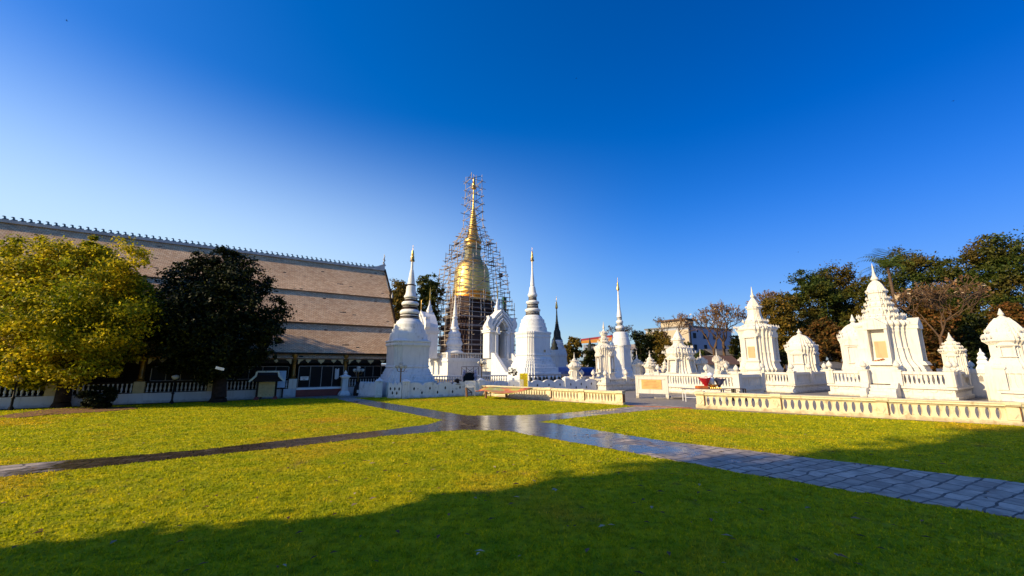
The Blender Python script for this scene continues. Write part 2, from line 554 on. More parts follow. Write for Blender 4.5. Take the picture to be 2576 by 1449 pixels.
def banner_mat():
    m, t, b = nodes('printed_vinyl')
    f = noise(t, 1.1, 5)
    c = ramp(t, f, [(.30, (.08, .05, .03)), (.40, (.62, .08, .02)), (.48, (.75, .25, .06)), (.54, (.62, .50, .08)), (.60, (.40, .42, .08)), (.70, (.75, .65, .35))])
    t.links.new(c, b.inputs['Base Color'])
    b.inputs['Roughness'].default_value = .35
    return m
M['banner'] = banner_mat()
M['pave'] = plaster('court_paving', (.36, .32, .27), (.14, .13, .12), .5, (1, 1, 1))
M['earth'] = plaster('dry_earth', (.20, .15, .10), (.12, .09, .06), .6, (1, 1, 1))
M['litter'] = plain('leaf_litter', (.20, .085, .03), .95, 0, .7, 7)
M['kerb'] = plain('red_brick_kerb', (.32, .12, .06), .7, 0, .3, 3)
# ------------------------------------------------------------------ ground, lawn, paths, court
def sheet(name, pts, z, mat, thick=.05):
    mb = MB().prism_z(pts, z - thick, z)
    return tag(mb.build(name, mat), kind='structure')

R = 2500
tag(MB().box(-R, R, -R, R, -1, -.06).build('ground', M['earth']), kind='structure')
sheet('courtyard', [W(-20, 30.4), W(12, 30.4), W(30, 60), W(90, 60), W(120, -30), W(20, -30), W(12, 10)], -.012, M['pave'])
lawn_pts = [(-60, -30), W(-60, 30.3), W(-8, 30.35), W(5.6, 30.1), G(905, 1000), G(1019, 999), G(1190, 991), G(1320, 1006),
            G(1575, 1019), G(1640, 1023.5), G(1735, 1029), G(1830, 1034), G(2576, 1072), (40, 2), (45, -30)]
sheet('lawn', lawn_pts, 0.0, M['lawn'], .04)
rnd = random.Random(5)

def ragged(pts, step=.14, amp=.05):
    out = []
    for a, b in zip(pts[:-1], pts[1:]):
        n = max(1, int(math.dist(a, b) / step))
        for i in range(n):
            t = i / n
            out.append((a[0] + (b[0] - a[0]) * t + rnd.uniform(-amp, amp), a[1] + (b[1] - a[1]) * t + rnd.uniform(-amp, amp)))
    return out + [pts[-1]]

def far_pt(p, q, d):
    n = math.dist(p, q)
    return (q[0] + (q[0] - p[0]) / n * d, q[1] + (q[1] - p[1]) / n * d)

a_up = [G(872, 998.4), G(1062, 1028), G(1163, 1044.7), G(1395, 1066), G(1669, 1110), G(1853, 1131), G(2576, 1216)]
a_lo = [G(850, 1004), G(906, 1017), G(1100, 1054), G(1302, 1089), G(1534, 1129), G(1853, 1188), G(2576, 1307)]
a_up.append(far_pt(a_up[-2], a_up[-1], 8)); a_lo.append(far_pt(a_lo[-2], a_lo[-1], 8))
A_POLY = ragged(a_up) + ragged(a_lo[::-1])
bl_up = [G(0, 1173), G(500, 1132), G(767, 1102), G(961, 1083), G(1079, 1068), G(1110, 1058), G(1200, 1045)]
bl_lo = [G(0, 1200.5), G(500, 1148.5), G(767, 1120.6), G(965, 1097), G(1163, 1081), G(1240, 1083), G(1330, 1075)]
bl_up.insert(0, far_pt(bl_up[1], bl_up[0], 9)); bl_lo.insert(0, far_pt(bl_lo[1], bl_lo[0], 9))
BL_POLY = ragged(bl_up) + ragged(bl_lo[::-1])
br_up = [G(1150, 1046), G(1302, 1045), G(1400, 1040.5), G(1610, 1021.5), G(1640, 1017)]
br_lo = [G(1330, 1064), G(1391, 1057), G(1500, 1045), G(1673, 1028), G(1735, 1024)]
BR_POLY = ragged(br_up) + ragged(br_lo[::-1])
sheet('garden_path', A_POLY, .012, M['path'], .03)
sheet('side_path', BL_POLY, .008, M['path'], .03)
sheet('gate_path', BR_POLY, .004, M['path'], .03)
apron = [W(-1, 30.7), W(9.6, 30.9), G(1000, 998), G(905, 1000.5), G(870, 1002.5), G(740, 1002)]
sheet('hall_pavement', apron, .016, M['pave'], .05)

def inside(poly, x, y):
    r = np.zeros(x.shape, bool)
    n = len(poly)
    for i in range(n):
        x0, y0 = poly[i]; x1, y1 = poly[(i + 1) % n]
        if y0 == y1: continue
        c = ((y0 > y) != (y1 > y)) & (x < (x1 - x0) * (y - y0) / (y1 - y0) + x0)
        r ^= c
    return r

# mown turf: single blades, thinning out with distance
def grass(nb, seed=3):
    rs = np.random.RandomState(seed)
    r = 2.0 + 33.0 * rs.rand(nb) ** 1.35
    th = np.radians(rs.uniform(-62, 62, nb))
    x, y = r * np.sin(th), r * np.cos(th)
    ok = inside(lawn_pts, x, y)
    for p in (A_POLY, BL_POLY, BR_POLY):
        ok &= ~inside(p, x, y)
    x, y, r = x[ok], y[ok], r[ok]
    n = len(x)
    ang = rs.rand(n) * 6.283
    # thin, worn and tufted places
    den = np.sin(x * 9.1 + 3 * np.sin(y * 4.3)) * np.sin(y * 8.3 + 2 * np.sin(x * 5.1)) * .5 + .5
    keep = rs.rand(n) < .35 + .65 * den
    x, y, r = x[keep], y[keep], r[keep]; n = len(x)
    ang = rs.rand(n) * 6.283
    h = rs.uniform(.012, .036, n) * (1 + .9 * (rs.rand(n) > .96))
    w = .0035 + .0011 * r
    lean = rs.uniform(.1, .9, n) * h
    la = rs.rand(n) * 6.283
    v = np.zeros((n, 3, 3))
    dx, dy = np.cos(ang) * w, np.sin(ang) * w
    v[:, 0] = np.stack([x - dx, y - dy, np.zeros(n) - .002], 1)
    v[:, 1] = np.stack([x + dx, y + dy, np.zeros(n) - .002], 1)
    v[:, 2] = np.stack([x + np.cos(la) * lean, y + np.sin(la) * lean, h], 1)
    return mesh_np('grass', v.reshape(-1, 3), 3, M['blade'])

def mesh_np(name, verts, k, mat, parent=None):
    nv = len(verts); nf = nv // k
    me = bpy.data.meshes.new(name)
    me.vertices.add(nv); me.loops.add(nv); me.polygons.add(nf)
    me.vertices.foreach_set('co', np.asarray(verts, np.float32).ravel())
    me.loops.foreach_set('vertex_index', np.arange(nv, dtype=np.int32))
    me.polygons.foreach_set('loop_start', np.arange(0, nv, k, dtype=np.int32))
    me.polygons.foreach_set('loop_total', np.full(nf, k, dtype=np.int32))
    me.update(calc_edges=True)
    me.materials.append(mat)
    o = bpy.data.objects.new(name, me)
    COL.objects.link(o)
    if parent: o.parent = parent
    return o
tag(grass(760000), kind='stuff', label='short yellow-green mown grass covering the lawn', cat='grass')

# ------------------------------------------------------------------ towers (chedis, shrines) built up from stacked courses
K3 = [(1, .58), (.91, .58), (.91, .70), (.82, .70), (.82, .82), (.70, .82), (.70, .91), (.58, .91), (.58, 1)]
def quad(pts):
    out = []
    for k in range(4):
        c, s = [(1, 0), (0, 1), (-1, 0), (0, -1)][k]
        out += [(x * c - y * s, x * s + y * c) for x, y in pts]
    return out
PLAN = {
    'redent': quad([(1, -.58)] + K3[:-1])[0:],
    'square': [(1, -1), (1, 1), (-1, 1), (-1, -1)],
    'round': [(math.cos(math.pi * i / 16), math.sin(math.pi * i / 16)) for i in range(32)],
    'lowround': [(math.cos(math.pi * i / 7), math.sin(math.pi * i / 7)) for i in range(14)],
    'oct': [(math.cos(math.pi * (i + .5) / 6) * 1.03, math.sin(math.pi * (i + .5) / 6) * 1.03) for i in range(12)],
}
# the deeply redented plan: a long flat face, three steps at each corner
PLAN['redent'] = quad([(1, .56), (.92, .56), (.92, .69), (.82, .69), (.82, .82), (.69, .82), (.69, .92), (.56, .92), (.56, 1), (-.56, 1)][:-1])
PLAN['redent'] = quad([(1, .68), (.94, .68), (.94, .78), (.87, .78), (.87, .87), (.78, .87), (.78, .94), (.68, .94), (.68, 1)])
PLAN['deep'] = quad([(1, .40), (.88, .40), (.88, .56), (.74, .56), (.74, .74), (.56, .74), (.56, .88), (.40, .88), (.40, 1)])
PLAN['soft'] = quad([(1, .72), (.93, .72), (.93, .84), (.84, .84), (.84, .93), (.72, .93), (.72, 1)])

def support(plan, X, Y, yaw=YAW):
    m = X / Y
    c, s = math.cos(yaw), math.sin(yaw)
    cx, cy = c - m * s, -s - m * c
    cx, cy = (c - m * s), (-s - m * c)
    vals = [px * cx + py * cy for px, py in PLAN[plan]]
    return (max(vals) - min(vals)) / 2

class Tower:
    def __init__(s, name, label, cat, crop, cx, yb, Y, zf=0.0, group=None, yaw=YAW):
        s.crop, s.Y, s.zf, s.yaw = crop, Y, zf, yaw
        s.X = xat(crop.u(cx), crop.v(yb), Y)
        s.root = thing(name, label, cat, (s.X, s.Y, zf), yaw, group)
    def sz(s, hw, y, plan):
        v = s.crop.v(y)
        f = CT - (724.5 - v) / F * ST
        r = hw * s.crop.k * s.Y / F / f / support(plan, s.X, s.Y, s.yaw) if plan else 0
        # rectify: distances measured in picture units scale with depth over the view direction
        return r * 1.0, zat(v, s.Y) - s.zf
    def part(s, pname, plan, prof, mat, smooth=40, spikes=(), kids_=None):
        pr = [s.sz(hw, y, plan) for hw, y in prof]
        pr = [(max(r, .004), z) for r, z in pr]
        pr.sort(key=lambda q: 0) # keep order given: top to bottom
        mb = MB().stack(PLAN[plan], pr[::-1])
        for hw, y, n_side, h, w in spikes:                    # antefixes along a cornice edge
            r, z = s.sz(hw, y, plan)
            for i in range(n_side):
                t = -0.94 + 1.88 * i / max(1, n_side - 1)
                a = abs(t)
                q = 1.0 if a < .57 else (.90 if a < .72 else .80)
                for px, py in ((-q, t), (q, t), (t, -q), (t, q)):
                    mb.spike(px * r * .97, py * r * .97, z - .02, w, h, 4)
        return mb.build(pname, mat, s.root, smooth)
    def face(s, side, fn):
        """run fn(mb) that draws on a face in (across, out, up) and turns it to the named side"""
        mb = MB(); fn(mb)
        turn = {'x-': lambda a, o, z: (-o, -a, z), 'y-': lambda a, o, z: (a, -o, z), 'x+': lambda a, o, z: (o, a, z), 'y+': lambda a, o, z: (-a, o, z)}[side]
        mb.v = [turn(*p) for p in mb.v]
        return mb

def box_f(mb, a0, a1, o0, o1, z0, z1):
    return mb.box(a0, a1, o0, o1, z0, z1)

def ogee(w, h, n=9, lift=.0):
    """outline of a pointed flame-shaped gable, half width w, height h"""
    pts = []
    for i in range(n + 1):
        t = i / n
        x = w * (1 - t) ** .85 * (1 + .20 * math.sin(t * math.pi * 1.0) - .30 * max(0, t - .6))
        pts.append((x, h * (t ** 1.12)))
    return [(x, z + lift) for x, z in pts] + [(-x, z + lift) for x, z in pts[-2::-1]]

def gable_on(tower, side, s_wall, z0, w, h, depth, mat, name='gable', flames=True, steps=2):
    def draw(mb):
        for k in range(steps):
            q = 1 - .26 * k
            poly = [(x * q, z * q) for x, z in ogee(w, h)]
            mb.loft([[(x, s_wall - .02, z0 + z) for x, z in poly], [(x, s_wall + depth * (1 + .35 * k), z0 + z) for x, z in poly]])
        if flames:
            for sgn in (-1, 1):
                mb.spike(sgn * w * 1.02, s_wall + depth * .5, z0 - .02, w * .16, h * .45, 5)
    return tower.face(side, draw).build(name, mat, tower.root, 40)

def niche_on(tower, side, s_wall, z0, w, h, depth, mat, panel=None, name='niche_frame', slope=0.0):
    """raised frame: two pilasters, a lintel and a sill, with an optional inset tablet"""
    def draw(mb):
        pw = w * .24
        for sgn in (-1, 1):
            a = sgn * (w - pw / 2)
            mb.add([(a - pw / 2, s_wall - .05, z0), (a + pw / 2, s_wall - .05, z0), (a + pw / 2, s_wall + depth + slope, z0), (a - pw / 2, s_wall + depth + slope, z0),
                    (a - pw / 2, s_wall - .05, z0 + h), (a + pw / 2, s_wall - .05, z0 + h), (a + pw / 2, s_wall + depth, z0 + h), (a - pw / 2, s_wall + depth, z0 + h)],
                   [(3, 2, 1, 0), (4, 5, 6, 7), (0, 1, 5, 4), (1, 2, 6, 5), (2, 3, 7, 6), (3, 0, 4, 7)])
        mb.box(-w * 1.1, w * 1.1, s_wall - .05, s_wall + depth * 1.3, z0 + h + .004, z0 + h * 1.08)
        mb.box(-w * 1.12, w * 1.12, s_wall - .05, s_wall + depth * 1.3 + slope, z0 - h * .08, z0 - .004)
    o = tower.face(side, draw).build(name, mat, tower.root)
    if panel:
        p = tower.face(side, lambda mb: mb.box(-w * .52, w * .52, s_wall - .04, s_wall + depth * .35 + slope * .5, z0 + h * .10, z0 + h * .60)).build('tablet', M[panel], o)
    return o

def hti(t, crop_pts, y_rod, extra=None):
    """gilt umbrella finial with a thin rod"""
    return t.part('gilt_finial', 'lowround', crop_pts, M['gold_small'], 40)

# --- the two big white chedis in front of the gilded one
def lotus_chedi(crop, cx, yb, Y, label, spire, bands, domes, body, base, fin):
    t = Tower('white_chedi', label, 'stupa', crop, cx, yb, Y, group=None)
    hti(t, fin, 0)
    t.part('spire', 'round', spire, M['white'], 30)
    ring, dark = bands
    t.part('bell_rings', 'round', ring, M['white'], 30)
    for prof in dark:
        t.part('dark_band', 'round', prof, M['band'], 30)
    t.part('dome', 'round', domes, M['old_white'], 25)
    t.part('body', 'redent', body, M['white'], 25)
    t.part('stepped_base', 'redent', base, M['old_white'], 25)
    return t

tl = lotus_chedi(C1, 284, 1230, 29.6, 'white stupa nearest the brown roofed hall, gilt tip, mostly in shade',
    [(10, 165), (12, 240), (16, 242), (35, 370), (35, 376)],
    ([(33, 374), (34, 390), (42, 396), (45, 440), (50, 470), (60, 482), (62, 492), (57, 500), (49, 503), (49, 508), (53, 510), (53, 514), (47, 517),
      (47, 532), (70, 536), (80, 548), (80, 562), (70, 570), (66, 573), (69, 579), (66, 583), (66, 606), (78, 610), (90, 622), (94, 634), (90, 644), (84, 650),
      (82, 655), (87, 662), (87, 668), (82, 672), (82, 680), (88, 684), (82, 690), (82, 698)],
     [[(36, 376), (36, 387)], [(52, 503), (52, 510)], [(52, 515), (53, 532)], [(69, 572), (69, 580)], [(69, 584), (71, 607)], [(86, 650), (87, 660)], [(87, 669), (89, 680)], [(89, 686), (89, 693)]]),
    [(90, 694), (98, 704), (118, 722), (124, 744), (139, 746), (142, 788), (155, 790), (158, 826), (172, 828), (178, 890), (178, 894)],
    [(186, 888), (196, 893), (212, 897), (215, 905), (205, 915), (203, 922), (210, 928), (210, 940), (200, 948), (196, 956), (195, 1120), (203, 1124), (205, 1132), (196, 1138), (196, 1146), (206, 1150), (206, 1158)],
    [(206, 1156), (212, 1162), (214, 1176), (222, 1178), (224, 1200), (238, 1202), (240, 1226), (256, 1228), (258, 1258), (276, 1260), (278, 1400)],
    [(1.5, 12), (2, 58), (8, 62), (10, 80), (14, 100), (12, 104), (18, 130), (15, 134), (21, 155), (24, 160), (10, 166), (9, 175)])

tm = lotus_chedi(C5, 446, 1190, 51.0, 'white stupa right of the arched gate, yellow sign before it, sunlit left flank',
    [(7, 178), (8, 260), (18, 380), (19, 388), (16, 392), (16, 398)],
    ([(17, 396), (24, 402), (31, 440), (34, 458), (41, 466), (42, 478), (36, 490), (33, 492), (33, 520), (46, 526), (57, 532), (58, 542), (50, 552), (46, 556),
      (46, 590), (58, 594), (68, 602), (68, 612), (60, 620), (58, 623), (58, 652)],
     [[(35, 492), (35, 498)], [(36, 502), (36, 508)], [(36, 512), (37, 518)], [(49, 557), (49, 565)], [(50, 571), (50, 578)], [(51, 583), (52, 589)], [(61, 624), (61, 631)], [(62, 636), (62, 642)], [(63, 646), (63, 651)]]),
    [(64, 652), (78, 664), (92, 688), (101, 690), (104, 720), (112, 722), (115, 757), (122, 759), (125, 796), (125, 804)],
    [(136, 796), (150, 800), (161, 803), (161, 814), (154, 824), (152, 832), (156, 836), (156, 846), (150, 854), (149, 990), (157, 994), (159, 1002), (152, 1008), (152, 1018), (160, 1022), (160, 1030)],
    [(160, 1028), (168, 1034), (168, 1052), (178, 1054), (178, 1078), (194, 1080), (194, 1106), (218, 1108), (220, 1148), (242, 1150), (242, 1185), (262, 1187), (262, 1245)],
    [(1.2, 55), (1.5, 82), (5, 90), (7, 110), (10, 125), (9, 128), (13, 148), (11, 150), (15, 165), (18, 172), (7, 178), (7, 185)])
MB().box(.32, .62, -.03, .0, .12, .42).build('brick_patch', M['brick_tan'], tm.root, loc=(0, -tm.sz(149, 960, 'redent')[0] - .004, zat(C5.v(985), 51)))

# --- the more distant ones
t = Tower('white_chedi', 'tall white stupa rising behind the small ornate shrine, bare tree behind', 'stupa', C5, 1228, 1190, 56.0)
hti(t, [(1.2, 318), (1.5, 355), (5, 362), (8, 385), (7, 388), (12, 410), (14, 425), (6, 432), (6, 440)], 0)
t.part('spire', 'round', [(5, 432), (8, 500), (15, 612), (17, 614), (23, 664), (23, 668)], M['white'], 30)
t.part('bell_rings', 'round', [(20, 666), (20, 694), (30, 700), (32, 712), (26, 722), (24, 724), (24, 740), (36, 748), (38, 762), (36, 768), (35, 770), (35, 798)], M['white'], 30)
for y0, y1, r in ((671, 676, 22), (682, 687, 23), (725, 730, 26), (735, 739, 27), (770, 775, 39), (781, 786, 40), (791, 796, 41)):
    t.part('dark_band', 'round', [(r, y0), (r, y1)], M['band'], 30)
t.part('dome', 'round', [(44, 796), (60, 805), (68, 825), (72, 850), (76, 852), (80, 880), (84, 905), (84, 915)], M['white'], 25)
t.part('body', 'redent', [(88, 908), (90, 912), (90, 922), (84, 932), (82, 940), (82, 1110), (88, 1120), (88, 1140), (96, 1150), (100, 1180), (110, 1185), (110, 1240)], M['white'], 25)

t = Tower('dark_topped_chedi', 'stupa with black bell and spire on a white base, beyond the yellow sign', 'stupa', C5, 660, 1060, 78.0)
hti(t, [(1.5, 485), (2, 528), (5, 535), (9, 560), (12, 585), (10, 590), (5, 594)], 0)
t.part('spire', 'lowround', [(4, 590), (6, 640), (10, 705), (14, 712), (11, 720), (16, 728), (13, 736), (19, 745), (15, 752), (22, 762), (18, 770)], M['dark_stone'], 30)
t.part('bell', 'round', [(18, 768), (26, 785), (30, 800), (32, 835), (38, 855), (44, 862), (46, 870)], M['dark_stone'], 30)
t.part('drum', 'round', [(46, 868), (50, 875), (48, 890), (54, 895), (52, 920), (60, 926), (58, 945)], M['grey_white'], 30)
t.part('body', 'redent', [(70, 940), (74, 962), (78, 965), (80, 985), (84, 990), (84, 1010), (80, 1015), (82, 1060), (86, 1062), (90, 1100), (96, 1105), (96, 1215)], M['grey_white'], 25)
for px, py in ((-1, -1), (1, -1)):
    MB().lathe([(.62, 0), (.62, .5), (.45, .6), (.5, .9), (.2, 1.5), (.05, 2.4)], 10).build('corner_stupa', M['dark_stone'], t.root, 40, loc=(px * 4.4, py * 4.4, zat(C5.v(962), 78)))

# --- the gilded chedi inside the scaffold
GY = 74.0
g = Tower('golden_chedi', 'tall gilded stupa wrapped in scaffolding on a bare brown base', 'stupa', CG, 460, 1250, GY)
hti(g, [(1.5, 84), (2, 104), (6, 112), (9, 130), (8, 134), (13, 155), (11, 158), (16, 180), (14, 184), (20, 202), (21, 208), (8, 214), (6, 222)], 0)
cone = [(6, 214), (7, 330), (10, 352), (9, 356), (13, 395)]
y, r = 400.0, 14.0
while y < 612:
    cone += [(r, y), (r + 3.5, y + 5), (r + 3.5, y + 9), (r + .5, y + 13)]
    y += 17; r += 2.6
g.part('ringed_spire', 'round', cone + [(50, 622), (58, 636), (70, 652), (78, 664), (79, 680), (70, 688), (66, 688)], M['gold'], 30)
g.part('lotus_neck', 'round', [(62, 686), (60, 700), (66, 714)], M['gold'], 30)
g.part('harmika', 'redent', [(74, 712), (78, 722), (78, 740), (70, 748), (70, 800), (76, 806), (80, 830), (88, 838), (92, 850)], M['gold_dull'], 25)
g.part('bell', 'round', [(86, 846), (100, 856), (118, 872), (134, 896), (144, 922), (150, 960), (154, 1000), (156, 1040), (157, 1090), (160, 1106)], M['gold'], 40)
g.part('moulding', 'round', [(158, 1104), (168, 1110), (168, 1128), (152, 1134), (156, 1142), (174, 1150), (176, 1162), (164, 1170), (176, 1178), (192, 1190), (194, 1204)], M['gold'], 30)
g.part('brick_base', 'redent', [(190, 1202), (202, 1212), (200, 1236), (186, 1240), (186, 1256), (224, 1262), (228, 1290), (206, 1294), (206, 1318), (246, 1326), (250, 1366), (224, 1370), (226, 1400), (262, 1410), (266, 1450), (240, 1456), (244, 1500), (282, 1510), (286, 1570), (262, 1576), (266, 1700)], M['copper'], 25)

# scaffold: pipe cage stepping out from the needle to the base
def scaffold():
    rs = random.Random(12)
    root = thing('scaffold', 'pipe scaffolding caged around the golden stupa, with loose ends sticking out', 'scaffold', (g.X, g.Y, 0), YAW)
    def half(vv, hw): return hw * GY / F / (CT - (724.5 - vv) / F * ST) / support('square', g.X, g.Y), zat(vv, GY)
    lv = [(446, 20), (500, 21), (560, 24), (590, 26), (599, 42), (633, 58), (667, 73), (702, 85), (745, 90), (773, 97), (802, 106), (905, 108)]
    prof = [half(*q) for q in lv][::-1]
    prof = [(prof[0][0], 0.0)] + prof
    def s_at(z):
        for (s0, z0), (s1, z1) in zip(prof[:-1], prof[1:]):
            if z <= z1: return s0 + (s1 - s0) * (z - z0) / (z1 - z0)
        return prof[-1][0]
    ztop = prof[-1][1]
    up, led, brace, planks = [], [], [], []
    z = 2.2
    levels = []
    while z < ztop:
        levels.append(z); z += 1.62
    r0 = .062
    for i, z in enumerate(levels):
        s = s_at(z); zn = levels[i + 1] if i + 1 < len(levels) else ztop
        rings = [s] if z > zat(760, GY) else [s, s * .86]
        for ri, q in enumerate(rings):
            k = max(1, int(round(q * 2 / 2.3)))
            for side in range(4):
                c, sn = [(1, 0), (0, 1), (-1, 0), (0, -1)][side]
                rot = lambda x, y: (x * c - y * sn, x * sn + y * c)
                ov = rs.uniform(.25, .9) if ri == 0 else .3
                jz = rs.uniform(-.12, .12)
                a, b = rot(-q - ov, -q), rot(q + rs.uniform(.2, .9), -q)
                led.append(((a[0], a[1], z + jz), (b[0], b[1], z + rs.uniform(-.15, .15)), r0))
                if ri == 0 and s > 1.5:
                    a, b = rot(-q - .2, -q), rot(q + .2, -q)
                    led.append(((a[0], a[1], z + .75), (b[0], b[1], z + .75 + rs.uniform(-.1, .1)), r0 * .9))  # thin sheet over the sunward face, sunlight painted in as cream
                for j in range(k):
                    x = -q + 2 * q * j / k
                    p = rot(x, -q)
                    q2 = q * (s_at(zn) / s) if z > 24 else q
                    p2 = rot(x * q2 / q, -q2)
                    if rs.random() < .93:
                        up.append(((p[0], p[1], z - .3), (p2[0], p2[1], zn + rs.uniform(.1, 1.3 if rs.random() < .3 else .5)), r0))
                if ri == 0:
                    x0 = rs.uniform(-q, 0)
                    a, b = rot(x0, -q), rot(min(q, x0 + 2.0), -q)
                    if rs.random() < .55: brace.append(((a[0], a[1], z), (b[0], b[1], zn), r0 * .85))
                if ri == 0 and 2.0 < s and z > 12 and rs.random() < .55:
                    x0 = rs.uniform(-q, q * .3)
                    a, b = rot(x0, -q * .93), rot(x0 + rs.uniform(1.4, 2.6), -q * .93)
                    planks.append((a, b, z + .06))
                # needles sticking outward
                if s > 1.4 and rs.random() < .8:
                    x = rs.uniform(-q, q)
                    a, b = rot(x, -q + 1.2), rot(x, -q - rs.uniform(.4, 1.1))
                    led.append(((a[0], a[1], z + .1), (b[0], b[1], z + rs.uniform(0, .25)), r0 * .9))
    rs.shuffle(up); rs.shuffle(led)
    def piece(nm, lst, cap, mats):
        one = lst[:cap]; rest = lst[cap:]
        for p0, p1, r in one:
            MB().tube(p0, p1, r, n=5).build(nm, mats[0] if rs.random() < .6 else mats[1], root)
        for k in range(2):
            sub = rest[k::2]
            if sub and k == 0:
                mb = MB()
                for p0, p1, r in rest: mb.tube(p0, p1, r, n=5)
                tag(mb.build(nm, mats[0], root), kind='stuff')
    pm = (M['steel'], M['steel_dark'])
    piece('upright_pipe', up, 98, pm)
    piece('ledger_pipe', led, 98, pm)
    piece('brace_pipe', brace, 90, pm)
    for a, b, z in planks:
        d = Vector((b[0] - a[0], b[1] - a[1])); n = Vector((-d.y, d.x)).normalized() * .28
        MB().prism_z([(a[0] - n.x, a[1] - n.y), (b[0] - n.x, b[1] - n.y), (b[0] + n.x, b[1] + n.y), (a[0] + n.x, a[1] + n.y)], z, z + .06).build('plank', M['plank'], root)
    # sheets of netting and tarpaulin slung below the bell
    zc = zat(770, GY)
    s = s_at(zc)
    MB().prism_z([(-s * .98, -s * .3), (-s * .55, -s * .85), (-s * .4, -s * .7), (-s * .8, -s * .15)], zc - 2.2, zc + .9).build('tarpaulin', M['copper'], root)
    MB().prism_z([(s * .80, -s * .86), (s * .98, -s * .78), (s * .98, -s * .72), (s * .80, -s * .80)], zc - 1.4, zc + 1.6).build('safety_net', M['green_net'], root)
    MB().box(s * .70, s * .80, -s * .8, -s * .72, zat(695, GY) - .4, zat(695, GY) + .3).build('hoist_box', M['black'], root)
    return root
scaffold()

# --- white terrace of the gilded chedi, its balustrade, small stupa, gates
PY = 57.0
px0, py0 = xat(C4.u(247), C4.v(1262), PY), PY
pl = L((px0, py0))
zt = zat(C4.v(1062), PY); zr = zat(C4.v(990), PY)
ter = thing('stupa_terrace', 'plain white raised terrace with balustrade at the golden stupa foot', 'terrace', (px0, py0, 0), YAW)
TL = 5.6                                                       # front length up to the stairs
MB().box(0, TL, 0, 9.0, 0, zt - .45).build('terrace_wall', M['white'], ter)
MB().box(-.12, TL, -.12, 9.1, zt - .446, zt - .25).build('cornice', M['white'], ter)
MB().box(-.02, TL, -.02, 9.0, zt - .246, zt).build('floor_slab', M['white'], ter)
def baluster_prof(h): return [(.055, 0), (.055, h * .1), (.035, h * .16), (.075, h * .38), (.04, h * .66), (.035, h * .8), (.06, h * .9), (.06, h)]
hb = zr - zt
mb = MB()
k = 0
x = .42
while x < TL - .1:
    mb.lathe([(r, zt + .1 + z) for r, z in baluster_prof(hb - .22)], 7, x, .1); x += .27
y = .5
mb.build('balusters', M['white'], ter, 40)
mb = MB()
while y < 8.8:
    mb.lathe([(r, zt + .1 + z) for r, z in baluster_prof(hb - .22)], 7, .1, y); y += .27
mb.build('balusters', M['white'], ter, 40)
MB().box(-.08, TL, -.08, .28, zr - .12, zr).box(-.08, .28, .284, 9, zr - .12, zr).box(0, TL, .0, .2, zt + .002, zt + .1).box(0, .2, .204, 9, zt + .002, zt + .1).build('handrail', M['white'], ter)
MB().box(-.14, .34, -.14, .34, zt + .002, zr + .02).build('corner_post', M['white'], ter)
# side return further right, past the stairs
MB().box(TL + 4.6, TL + 9, .6, 9, 0, zt - .02).box(TL + 4.6, TL + 9, .6, .8, zt, zr - .1).build('side_wall', M['white'], ter)
# lower front balustrade between the chedi bases
LY = 49.0
fa, fb = L((xat(C4.u(40), 955, LY - 4), LY - 4)), L((xat(C4.u(960), 955, LY - .3), LY - .3))
fz = zat(C4.v(1262), LY - 2)
fr = thing('low_balustrade', 'low white balustrade along the foot of the terrace, behind the scalloped wall', 'balustrade', (*W(*fa), 0), math.atan2(W(*fb)[1] - W(*fa)[1], W(*fb)[0] - W(*fa)[0]))
fl = math.dist(fa, fb)
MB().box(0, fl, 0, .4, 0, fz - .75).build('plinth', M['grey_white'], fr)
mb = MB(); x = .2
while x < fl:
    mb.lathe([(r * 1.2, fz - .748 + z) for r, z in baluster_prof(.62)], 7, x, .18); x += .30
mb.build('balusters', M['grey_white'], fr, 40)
MB().box(-.05, fl, -.04, .44, fz - .126, fz).build('handrail', M['white'], fr)

t = Tower('small_white_chedi', 'slim white ringed stupa on the terrace, left of the arched gate', 'stupa', C4, 325, 985, 60.5, zf=zt)
t.part('gilt_finial', 'lowround', [(1.5, 170), (2.5, 240), (7, 300), (6, 312)], M['gold_small'], 40)
t.part('spire', 'lowround', [(5, 305), (10, 400), (22, 532), (24, 540), (19, 548), (19, 566)], M['white'], 30)
t.part('neck', 'redent', [(34, 568), (35, 582), (27, 590), (27, 604), (32, 610), (36, 640), (46, 690)], M['white'], 25)
t.part('bell_rings', 'round', [(46, 688), (57, 704), (58, 716), (48, 722), (54, 740), (72, 760), (76, 772), (72, 800), (70, 812), (82, 822), (84, 832), (78, 838), (92, 860), (99, 882), (99, 900), (86, 915), (82, 930), (92, 934), (92, 944), (84, 950), (86, 966), (104, 978), (112, 984), (112, 994)], M['white'], 30)

t = Tower('small_white_chedi', 'thin white spire peeping out between the shaded stupa and trees', 'stupa', C1, 404, 900, 66.0, zf=zt)
t.part('gilt_finial', 'lowround', [(1.5, 515), (4, 530), (3, 560), (5, 600), (3, 606)], M['gold_small'], 40)
t.part('spire', 'lowround', [(3, 604), (9, 715), (12, 740), (14, 800), (24, 900), (24, 1000)], M['white'], 30)

